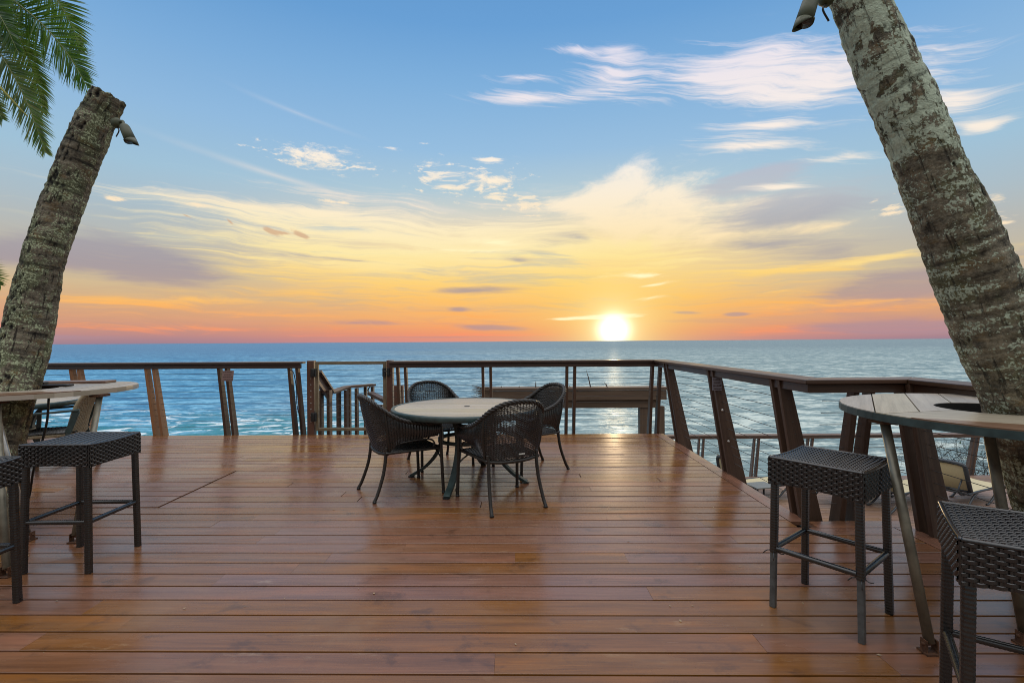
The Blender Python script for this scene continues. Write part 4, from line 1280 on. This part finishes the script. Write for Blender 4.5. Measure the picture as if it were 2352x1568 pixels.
mb = MB(); mb.beam((-4.45, 4.30, 1.043), (-3.62, 4.42, 1.043), .15, .020); mb.build('back_board', M['baredge'], ltab, bevel=.003)
mb = MB(); mb.box((0, 0, .008), (.30, .07, .014)); mb.box((-.10, .02, .02), (.06, .05, .03)); o = mb.build('black_slab', M['black'], bevel=.004)  # flat black slab with a small raised block
o.location = at(120, 893, 4.05); o.location.z = 1.034; tag(o, 'small black object lying on the left bar table beside the trunk', 'gadget')

# ------------------------------------------------------------------ loungers on the lower terrace
LZ = -2.15
def make_lounger(label):
    root = empty('sun_lounger'); tag(root, label, 'lounger', 'sun loungers on the lower terrace')
    # local: head at x=0, foot at x=1.9; backrest raised
    def side(y):
        mb = MB()
        mb.tube(smooth_path([(.28, y, .34), (.7, y, .345), (1.2, y, .33), (1.6, y, .325), (1.86, y, .30), (1.93, y, .25)], 5), .024, 8)
        return mb
    mb = side(-.31)
    mb2 = side(.31); mb.add(mb2.v, mb2.f, mb2.uv, True)
    mb.tube([(1.93, -.31, .25), (1.93, .31, .25)], .022, 8); mb.tube([(.30, -.31, .33), (.30, .31, .33)], .022, 8)
    mb.build('frame', M['frame'], root)
    for y in (-.31, .31):
        for pts in ([(.62, y, .33), (.42, y, .24), (.22, y, .09), (.02, y, .02), (-.06, y, .02)], [(1.78, y, .32), (1.52, y, .24), (1.30, y, .10), (1.12, y, .02), (1.04, y, .015)]):
            mb = MB(); mb.tube(smooth_path(pts, 5), .024, 8); mb.build('leg', M['frame'], root)
    mb = MB()
    def sl(s, t): return Vector((.42 + 1.44 * t, s * .285, .352 - .02 * (1 - s * s) - .015 * t))
    vs = [sl(-1 + i / 3, k / 10) for k in range(11) for i in range(7)]
    vs2 = [v - Vector((0, 0, .012)) for v in vs]
    fs = [(k * 7 + i, k * 7 + i + 1, k * 7 + 8 + i, k * 7 + 7 + i) for k in range(10) for i in range(6)]
    mb.add(vs, [tuple(reversed(f)) for f in fs], smooth=True); mb.add(vs2, fs, smooth=True)
    mb.build('seat_sling', M['sling'], root)
    # raised backrest
    br = MB(); A = Vector((.42, 0, .35)); B = Vector((.16, 0, .96))
    q = lambda s, t: A.lerp(B, t) + Vector((-.05 * math.sin(math.pi * t), s * (.285 + .02 * math.sin(math.pi * t)), 0))
    ring = [q(-1, k / 8) for k in range(8)] + [q(-.92, .97), q(-.6, 1), q(0, 1.01), q(.6, 1), q(.92, .97)] + [q(1, 1 - k / 8) for k in range(1, 9)]
    br.tube(ring, .042, 8)
    br.tube([q(-1, .02), q(1, .02)], .03, 8)
    b = br.build('backrest_frame', M['frame'], root)
    mb = MB()
    vs = [q((-1 + i / 3) * .95, .03 + .92 * k / 8) for k in range(9) for i in range(7)]
    fs = [(k * 7 + i, k * 7 + i + 1, k * 7 + 8 + i, k * 7 + 7 + i) for k in range(8) for i in range(6)]
    nrm_ = (B - A).cross(Vector((0, 1, 0))).normalized() * .006
    mb.add([v + nrm_ for v in vs], fs, smooth=True); mb.add([v - nrm_ for v in vs], [tuple(reversed(f)) for f in fs], smooth=True)
    mb.build('backrest_sling', M['sling'], b)
    mb = MB()
    for y in (-.2, .2): mb.tube(smooth_path([q(y / .3, .45), (.12, y, .42), (.25, y, .30), (.50, y, .30)], 4), .016, 6)
    mb.tube([(.12, -.2, .42), (.12, .2, .42)], .016, 6)
    mb.build('support_arm', M['frame'], root)
    return root
lg = None
for (px, py, hd, lab) in ((2165, 1168, 26, 'cream sun lounger with upright back, in front of the bare bush'),
                          (2000, 1172, 25, 'cream sun lounger mostly hidden behind the slanting pipe leg of the right bar table'),
                          (1880, 1165, 22, 'sun lounger glimpsed under the seat of the right bar stool'),
                          (1655, 1156, 20, 'sun lounger whose black back top peeps over the deck edge')):
    p = on(px, py, LZ)
    if lg is None: lg = make_lounger(lab); o = lg
    else: o = copy_tree(lg); o['label'] = lab
    o.location = p; o.rotation_euler = (0, 0, R(hd))
tb = empty('side_table'); tag(tb, 'low grey side table next to the sun loungers, left of the bar stool', 'table')
mb = MB(); mb.box((0, 0, .415), (.50, .42, .03)); mb.build('table_top', M['tablegrey'], tb, bevel=.008)
for sx in (-1, 1):
    for sy in (-1, 1):
        mb = MB(); mb.beam((sx * .2, sy * .16, .40), (sx * .23, sy * .19, 0), .035, .035); mb.build('leg', M['frame'], tb)
p = on(1745, 1159, LZ); tb.location = p; tb.rotation_euler = (0, 0, .2)
# ------------------------------------------------------------------ palm trunks
def bark(name, lichen_hi, lichen_col, moss, seed, base_col, dark0, spot_amt, ring_dark):
    m, nt, b = material(name)
    uv = nt.new('ShaderNodeUVMap').outputs[0]      # u: round the trunk (m), v: along it (m)
    obj = nt.new('ShaderNodeTexCoord').outputs['Object']
    at_ = nt.new('ShaderNodeAttribute'); at_.attribute_name = 'pit'
    pit = at_.outputs['Fac']
    hgt = nt.new('ShaderNodeSeparateXYZ'); nt.put(hgt.inputs[0], uv)
    def con(n, k): return nt.math('MULTIPLY_ADD', n, k, .5 - .5 * k)
    fine = nt.noise(obj, 70, 5, .7)
    mid = nt.noise(nt.mapping(obj, loc=(seed, 0, 0), scale=(14, 14, 22)), 1, 6, .66)
    rings = nt.noise(nt.mapping(uv, loc=(seed, 3, 0), scale=(1.2, 20, 1)), 1, 5, .6, .3)
    crack = nt.noise(nt.mapping(uv, loc=(seed, 7, 0), scale=(30, 5.0, 1)), 1, 4, .6, .5)
    g = con(nt.math('ADD', nt.math('MULTIPLY', mid, .40), nt.math('ADD', nt.math('MULTIPLY', rings, .32), nt.math('MULTIPLY', fine, .28))), 2.1)
    col = nt.ramp(g, [(.22, dark0), (.42, tuple(x * .45 for x in base_col) + (1,)), (.60, base_col + (1,)), (.82, tuple(x * 1.7 for x in base_col) + (1,))])
    # moss and rust-coloured algae
    mo = nt.noise(nt.mapping(uv, loc=(seed * 2, 1, 0), scale=(4.2, 4.0, 1)), 1, 6, .66)
    col = nt.mix(nt.math('MULTIPLY', nt.rng(mo, .47, .60), nt.rng(g, .2, .7, .35, .8)), col, moss)
    al = nt.noise(nt.mapping(uv, loc=(seed * 3, 5, 0), scale=(4.5, 11, 1)), 1, 6, .68)
    col = nt.mix(nt.math('MULTIPLY', nt.rng(al, .53, .64), nt.rng(g, .25, .7, .15, .6)), col, (.16, .088, .018, 1))
    # lichen: broad crust high on the trunk, spots further down
    li = nt.noise(nt.mapping(uv, loc=(seed * 4, 2, 0), scale=(9, 10, 1)), 1, 7, .68, .4)
    up = nt.rng(hgt.outputs[1], lichen_hi - .30, lichen_hi + .30, -.16, .13)
    crust = nt.rng(nt.math('ADD', con(li, 1.6), up), .56, .61)
    big = nt.math('MULTIPLY', crust, nt.rng(g, .12, .40, .25, 1))
    sp = nt.noise(nt.mapping(obj, scale=(70, 70, 85)), 1, 3, .6)
    bands = nt.rng(nt.math('ADD', nt.math('MULTIPLY', rings, .5), nt.math('MULTIPLY', mo, .5)), .42, .58, -.06, spot_amt)
    spots = nt.rng(nt.math('ADD', sp, bands), .61, .66)
    lc = nt.mix(con(fine, 1.8), tuple(x * .50 for x in lichen_col[:3]) + (1,), lichen_col)
    col = nt.mix(nt.math('MULTIPLY', big, .92), col, lc)
    col = nt.mix(nt.math('MULTIPLY', spots, .85), col, lc)
    # cracks and pits
    ck = nt.rng(crack, .40, .345)
    col = nt.mix(nt.math('MULTIPLY', ck, nt.rng(crust, 0, 1, .25 + .85 * ring_dark, .35)), col, (.010, .008, .006, 1))
    rl = nt.rng(rings, .40, .33)
    col = nt.mix(nt.math('MULTIPLY', rl, ring_dark), col, (.012, .010, .008, 1))
    col = nt.mix(pit, col, (.008, .007, .006, 1))
    nt.put(b.inputs['Base Color'], col)
    b.inputs['Roughness'].default_value = .85; b.inputs['Specular IOR Level'].default_value = .25
    h = nt.math('ADD', nt.math('MULTIPLY', g, 1.0), nt.math('ADD', nt.math('MULTIPLY', nt.rng(crack, .33, .42), .5), nt.math('MULTIPLY', nt.math('MAXIMUM', big, spots), .25)))
    bump(nt, b, h, .9, .018)
    return m

def trunk(name, axis, mat, seed, pit_side, jag, dens, spread, ringa):
    """axis: list of (point, radius); pit_side: direction of the pitted side"""
    rnd = random.Random(seed)
    pr = [(i, Vector((p[0], p[1], p[2]))) for i, (p, r) in enumerate(axis)]
    rr = [(i, Vector((r, 0, 0))) for i, (p, r) in enumerate(axis)]
    fp = catmull(pr, 0); fr = catmull(rr, 0)
    m = len(axis) - 1
    # arc length samples
    N = 420; na = 120
    P = [fp(m * i / N) for i in range(N + 1)]; Rd = [fr(m * i / N).x for i in range(N + 1)]
    L = [0]
    for i in range(1, N + 1): L.append(L[-1] + (P[i] - P[i - 1]).length)
    pits = []
    tot = L[-1]
    for k in range(int(tot * dens)):
        ang_ = pit_side + rnd.gauss(0, spread); pits.append((rnd.uniform(0, tot), ang_, rnd.uniform(.007, .021), rnd.uniform(.45, 1.0)))
    for k in range(int(tot * 16)):
        pits.append((rnd.uniform(0, tot), rnd.uniform(-3.2, 3.2), rnd.uniform(.005, .013), rnd.uniform(.3, .9)))
    rings = []; z = 0
    while z < tot: rings.append(z); z += rnd.uniform(.045, .085)
    vs = []; att = []
    import bisect
    pits.sort(); pz = [p[0] for p in pits]
    for i in range(N + 1):
        t = (P[min(i + 1, N)] - P[max(i - 1, 0)]).normalized()
        a = Vector((1, 0, 0)); a = (a - t * a.dot(t)).normalized(); b = t.cross(a)
        r0 = Rd[i]
        lo = bisect.bisect(pz, L[i] - .05); hi = bisect.bisect(pz, L[i] + .05)
        for k in range(na):
            th = 2 * math.pi * k / na
            c = Vector((math.cos(th) * r0 * 3.2, math.sin(th) * r0 * 3.2, L[i] * 1.6 + seed * 9))
            d = .020 * mnoise.noise(c) + .008 * mnoise.noise(c * 3.7) + .0045 * mnoise.noise(c * 11)
            w = L[i] + .022 * mnoise.noise(Vector((math.cos(th) * 1.3, math.sin(th) * 1.3, seed + L[i] * .4))) * 2
            j = bisect.bisect(rings, w) - 1
            if 0 <= j < len(rings) - 1:
                f = (w - rings[j]) / (rings[j + 1] - rings[j]); d += ringa * (f - .5) if f < .88 else ringa * (.38 - (f - .88) * 7)
            pv = 0
            for q in range(lo, hi):
                zz, pa, ps, dep = pits[q]
                da = (th - pa + math.pi) % (2 * math.pi) - math.pi
                e = (da * r0 / (ps * .8)) ** 2 + ((L[i] - zz) / (ps * 1.3)) ** 2
                if e < 1: 
                    g = (1 - e) ** .5; d -= .010 * dep * g; pv = max(pv, min(1, g * 1.4 * dep))
            off = Vector((0, 0, 0))
            if jag and i == N: off = t * (.018 * mnoise.noise(Vector((th * 3, 0, 0))) + .012 * mnoise.noise(Vector((th * 9, 3, 0))))
            vs.append(P[i] + (a * math.cos(th) + b * math.sin(th)) * (r0 + d) + off); att.append(pv)
    fs = []; uv = []
    for i in range(N):
        for k in range(na):
            k2 = (k + 1) % na
            fs.append((i * na + k, i * na + k2, (i + 1) * na + k2, (i + 1) * na + k))
            u0 = k / na * 1.25; u1 = (k + 1) / na * 1.25
            uv.append([(u0, L[i]), (u1, L[i]), (u1, L[i + 1]), (u0, L[i + 1])])
    mb = MB(); mb.add(vs, fs, uv, True)
    c0 = len(mb.v); n = N * na
    # cut top
    ctr = P[-1] - (P[-1] - P[-2]).normalized() * .012
    mb.v.append(tuple(ctr)); att.append(.35)
    for k in range(na):
        mb.f.append((n + k, n + (k + 1) % na, c0)); mb.uv.append([(k / na, 0), ((k + 1) / na, 0), (0, .2)]); mb.sm.append(False)
    o = mb.build(name, mat)
    at_ = o.data.attributes.new('pit', 'FLOAT', 'POINT'); at_.data.foreach_set('value', att)
    return o

barkR = bark('palm_bark_with_lichen', 4.95, (.66, .74, .55, 1), (.13, .135, .06, 1), 1.7, (.24, .205, .14), (.020, .016, .012, 1), .16, .35)
barkL = bark('mossy_palm_bark', 6.6, (.58, .64, .40, 1), (.13, .155, .075, 1), 5.3, (.20, .17, .12), (.005, .004, .003, 1), .14, .7)
axL = [((-3.70, 3.30, -2.6), 0.184), ((-3.68, 3.33, -.35), 0.191), ((-3.69, 3.35, .02), 0.173), ((-3.76, 3.52, .45), 0.151), ((-3.83, 3.72, .92), 0.147), ((-3.835, 3.86, 1.38), 0.151), ((-3.77, 3.95, 2.05), 0.143),
       ((-3.66, 4.03, 2.62), 0.137), ((-3.50, 4.08, 3.14), 0.131), ((-3.36, 4.10, 3.455), 0.118)]
tl = trunk('palm_stump', axL, barkL, 3, -2.3, True, 190, .55, .0045)
tag(tl, 'tall leaning palm trunk cut off flat at the top, mossy and pitted, on the left', 'palm trunk')
axR = [((2.74, 2.40, -2.6), 0.190), ((2.72, 2.39, -.35), 0.190), ((2.69, 2.38, .02), 0.171), ((2.615, 2.36, .55), 0.150), ((2.46, 2.35, 1.03), 0.156), ((2.335, 2.35, 1.38), 0.169), ((2.20, 2.35, 1.74), 0.158),
       ((2.03, 2.35, 2.15), 0.135), ((1.86, 2.35, 2.57), 0.126), ((1.68, 2.35, 3.0), 0.114), ((1.50, 2.35, 3.42), 0.108), ((1.33, 2.35, 3.8), 0.105)]
tr = trunk('palm_stump', axR, barkR, 8, -.45, True, 75, .40, .0042)
tag(tr, 'thick leaning palm trunk crusted with pale lichen, growing through the right bar table', 'palm trunk')

# ------------------------------------------------------------------ spotlights on the trunks
def spotlight(base, bdir, knee, tip, r0, r1, label):
    root = empty('spotlight', base); tag(root, label, 'lamp', 'olive spotlights fixed to the palm trunks')
    base = Vector(base); bd = Vector(bdir).normalized()
    k = Vector(knee) - base; t = Vector(tip) - base
    mb = MB(); mb.tube([bd * -.02, bd * .012, bd * .03], [.040, .040, .024], 16); mb.build('mount', M['lamp'], root)
    mb = MB(); mb.tube(smooth_path([bd * .02, bd * .06, k], 5), .011, 8); mb.build('arm', M['lamp'], root)
    d = (t - k).normalized(); L = (t - k).length
    mb = MB(); pts = []; rr = []
    for f, s in ((-.03, .35), (0, .62), (.05, .85), (.16, 1.0), (.5, 1.0), (.9, 1.02)):
        pts.append(k + d * L * f); rr.append(r0 + (r1 - r0) * f if s > .9 else r0 * s)
    n = 20
    mb.tube(pts, rr, n, caps=True)
    # slanted glare shield
    a = d.cross(Vector((0, 1, 0))).normalized(); b = d.cross(a)
    vs = []
    for ring in (0, 1):
        for q in range(n):
            th = 2 * math.pi * q / n
            e = a * math.cos(th) + b * math.sin(th)
            vs.append(k + d * (L * .89 if ring == 0 else L * (1.0 + .26 * math.cos(th) * SH)) + e * r1 * 1.01)
    fs = [(q, (q + 1) % n, n + (q + 1) % n, n + q) for q in range(n)]
    mb.add(vs, fs, smooth=True)
    bo = mb.build('housing', M['lamp'], root)
    so_ = bo.modifiers.new('wall', 'SOLIDIFY'); so_.thickness = .003
    mb = MB(); mb.tube([k + d * L * .905, k + d * L * .915], r1 * .93, 16); mb.build('lens', M['lampglass'], bo)
    mb = MB(); mb.tube(smooth_path([bd * .0 + Vector((0, 0, -.03)), bd * .03 + Vector((0, -.01, -.075)), bd * -.01 + Vector((0, 0, -.11))], 5), .005, 6); mb.build('wire', M['black'], root)
SH = 1
Yl = 4.02
spotlight(at(272, 283, Yl - .02), (1, -.25, .1), at(287, 288, Yl - .06), at(305, 328, Yl - .08), .036, .042, 'small olive spotlight hanging from the left palm trunk just below its cut top')
SH = -1
Yr = 2.30
spotlight(at(1904, -6, Yr), (-1, -.2, .2), at(1869, -4, Yr - .03), at(1849, 58, Yr - .05), .034, .038, 'olive spotlight hanging from the lichened right palm trunk at the top of the photo')

# ------------------------------------------------------------------ palm fronds
def leafmat(name, c0, c1, c2):
    m, nt, b = material(name)
    geo = nt.new('ShaderNodeNewGeometry').outputs['Random Per Island']
    uv = nt.new('ShaderNodeUVMap').outputs[0]
    s = nt.new('ShaderNodeSeparateXYZ'); nt.put(s.inputs[0], uv)
    col = nt.ramp(geo, [(0, c0), (.6, c1), (1, c2)])
    col = nt.mix(nt.rng(s.outputs[0], .72, 1.0, 0, .6), col, (.22, .17, .06, 1))
    nt.put(b.inputs['Base Color'], col)
    b.inputs['Roughness'].default_value = .38
    tr_ = nt.new('ShaderNodeBsdfTranslucent'); nt.put(tr_.inputs[0], nt.mix(.5, col, (.26, .46, .04, 1)))
    ms = nt.new('ShaderNodeMixShader'); ms.inputs[0].default_value = .42
    nt.l.new(b.outputs[0], ms.inputs[1]); nt.l.new(tr_.outputs[0], ms.inputs[2])
    nt.l.new(ms.outputs[0], nt.n['Material Output'].inputs[0])
    return m
LEAF = leafmat('palm_leaf', (.010, .050, .006, 1), (.024, .095, .009, 1), (.11, .19, .018, 1))
LEAFD = leafmat('palm_leaf_browning', (.020, .055, .009, 1), (.060, .105, .016, 1), (.19, .17, .04, 1))
MID = plain('palm_midrib', (.20, .22, .07), .5, 0, .2)

def frond(root, path, seed, mat=None, leaf=.62, plane=(0, 1, 0)):
    rnd = random.Random(seed)
    P = smooth_path(path, 14)
    L = [0]
    for i in range(1, len(P)): L.append(L[-1] + (P[i] - P[i - 1]).length)
    tot = L[-1]
    mb = MB(); mb.tube(P, [.020 * (1 - .85 * l / tot) for l in L], 6); rib = mb.build('frond', MID, root)
    mb = MB(); d = .12 * tot
    while d < tot - .005:
        i = 0
        while i < len(L) - 2 and L[i + 1] < d: i += 1
        p = P[i].lerp(P[i + 1], (d - L[i]) / (L[i + 1] - L[i])); t = (P[i + 1] - P[i]).normalized()
        f = d / tot
        pn = Vector(plane)
        s = t.cross(pn).normalized(); pn = s.cross(t)
        for sg in (-1, 1):
            if rnd.random() < .04: continue
            ll = 1.14 * leaf * (math.sin(math.pi * min(1, .16 + .84 * f) ** .8) ** .6 * .75 + .25) * rnd.uniform(.85, 1.1) * (1.0 if f < .9 else .75)
            lift = rnd.uniform(-.30, .12)
            dr = (s * sg * (1.0 - .30 * f) + t * (.50 + .55 * f) + pn * lift).normalized()
            pts = []; q = p.copy(); n = 6
            wv = dr.cross(pn).normalized()
            droop = rnd.uniform(.02, .10)
            for k in range(n + 1):
                pts.append(q.copy()); dr = (dr + Vector((0, 0, -droop / n * 2.0))).normalized(); q = q + dr * (ll / n)
            w0 = rnd.uniform(.0085, .012); vs = []; uv_ = []
            tw = rnd.uniform(-.6, .6)
            for k, e in enumerate(pts):
                x = k / n; w = w0 * (.55 + 1.0 * x if x < .3 else .85 * (1 - ((x - .3) / .7) ** 1.6) + .02)
                dd = (pts[min(k + 1, n)] - pts[max(k - 1, 0)]).normalized()
                a = dd.cross(pn)
                if a.length < .05: a = dd.cross(Vector((1, 0, 0)))
                a.normalize(); c = dd.cross(a); a = a * math.cos(tw) + c * math.sin(tw)
                vs += [e - a * w, e + a * w]
            fs = [(2 * k, 2 * k + 1, 2 * k + 3, 2 * k + 2) for k in range(n)]
            mb.add(vs, fs, [[(k / n, 0), (k / n, 1), ((k + 1) / n, 1), ((k + 1) / n, 0)] for k in range(n)], True)
        d += rnd.uniform(.0125, .0175)
    mb.build('leaflets', mat or LEAF, rib)

pt = empty('coconut_palm', (0, 0, 0)); tag(pt, 'green coconut palm whose drooping fronds hang in at the upper left corner', 'palm tree')
Yp = 6.9
C = at(-130, -95, Yp + .3)
axP = [((C.x - 1.2, C.y + .6, -8.8), .26), ((C.x - .9, C.y + .4, -3), .20), ((C.x - .35, C.y + .15, 2), .16), ((C.x - .05, C.y, C.z - 1.2), .14), ((C.x, C.y, C.z), .13)]
mb = MB(); mb.tube(smooth_path([a for a, r in axP], 10), [.26 - .13 * i / 40 for i in range(41)], 20); mb.build('trunk', barkL, pt)
def fr(pts, seed, mat=None, leaf=.58, plane=(0, 1, 0)):
    frond(pt, [C] + [at(x, y, Yp + dy) for x, y, dy in pts], seed, mat, leaf, plane)
fr([(-40, -50, .1), (40, 5, 0), (105, 60, -.1), (160, 125, -.15), (206, 203, -.2)], 1, leaf=.60)
fr([(-60, -60, .2), (10, 25, .2), (55, 100, .2), (85, 180, .2), (104, 262, .2)], 2, LEAFD, leaf=.50)
fr([(-95, -20, -.1), (-35, 70, -.2), (15, 140, -.25), (65, 235, -.3), (108, 352, -.3)], 3, LEAFD, leaf=.52)
fr([(-40, -110, .4), (60, -75, .5), (120, -20, .5), (165, 50, .5), (190, 120, .5)], 4, leaf=.55)
fr([(-110, 20, .0), (-70, 130, .0), (-30, 210, .0), (10, 275, .0)], 5, LEAFD, leaf=.5)
fr([(-90, -70, -.4), (-25, -10, -.5), (15, 55, -.6), (45, 120, -.6)], 6, leaf=.5)
fr([(-150, -200, .8), (-80, -290, 1.2), (40, -330, 1.6), (160, -320, 1.9)], 7)
fr([(-190, -160, .8), (-300, -230, 1.0), (-420, -220, 1.1), (-520, -120, 1.2)], 8)
fr([(-200, -80, -.3), (-320, -60, -.5), (-420, 40, -.7), (-470, 180, -.8)], 9)
mb = MB(); mb.tube([C, at(-30, 165, Yp - .5), at(66, 268, Yp - .6)], [.03, .018, .008], 8); mb.build('bare_stalk', plain('yellow_stalk', (.36, .33, .06), .5, 0, .15), pt)

p2 = empty('coconut_palm', (0, 0, 0)); tag(p2, 'distant palm with only one frond tip showing at the left edge of the photo', 'palm tree')
C2 = at(-150, 600, 11.0)
mb = MB(); mb.tube(smooth_path([(C2.x - .8, C2.y + .3, -8.8), (C2.x - .3, C2.y, -3), (C2.x, C2.y, C2.z)], 10), [.2 - .07 * i / 20 for i in range(21)], 16); mb.build('trunk', barkL, p2)
for k, pts in enumerate(([(-100, 590), (-55, 608), (-20, 632), (2, 655)], [(-170, 540), (-200, 560), (-230, 620)], [(-130, 540), (-110, 530), (-70, 545), (-45, 590)])):
    frond(p2, [C2] + [at(x, y, 11.0 - .2 * k) for x, y in pts], 20 + k, LEAFD, .55)

# ------------------------------------------------------------------ bare bush behind the terrace railing
bu = empty('bare_bush', (0, 0, 0)); tag(bu, 'tangled nearly leafless bush growing beyond the lower terrace railing', 'bush')
mb = MB(); rnd = random.Random(12)
B0 = Vector((12.6, 13.9, -3.2))
def twig(p, d, L, r, lev):
    n = 5; pts = [p.copy()]; q = p.copy()
    for k in range(n):
        d = (d + Vector((rnd.gauss(0, .26), rnd.gauss(0, .26), rnd.gauss(.02, .22)))).normalized()
        q = q + d * (L / n); pts.append(q.copy())
    mb.tube(pts, [r * (1 - .55 * k / n) for k in range(n + 1)], 4, caps=False)
    if lev == 0: return
    for k in range(rnd.randint(3, 4)):
        a = pts[rnd.randint(2, n)]
        dd = (d + Vector((rnd.gauss(0, .8), rnd.gauss(0, .6), rnd.gauss(.1, .6)))).normalized()
        twig(a, dd, L * rnd.uniform(.55, .8), r * .55, lev - 1)
for k in range(9):
    twig(B0 + Vector((rnd.uniform(-.5, .9), rnd.uniform(-.3, .4), 0)), Vector((rnd.uniform(-.9, .6), rnd.uniform(-.3, .3), 1)).normalized(), rnd.uniform(.8, 1.15), .02, 4)
mb.build('branches', M['twig'], bu)
mb = MB()
for k in range(26):
    c = B0 + Vector((rnd.gauss(-.1, .45), rnd.gauss(0, .2), rnd.uniform(1.3, 2.2)))
    a = Vector((rnd.gauss(0, 1), rnd.gauss(0, 1), rnd.gauss(0, 1))).normalized() * .035; b = a.cross(Vector((0, 1, .3))).normalized() * .02
    mb.add([c - a, c + b, c + a, c - b], [(0, 1, 2, 3)])
mb.build('leaves', M['leafbit'], bu)
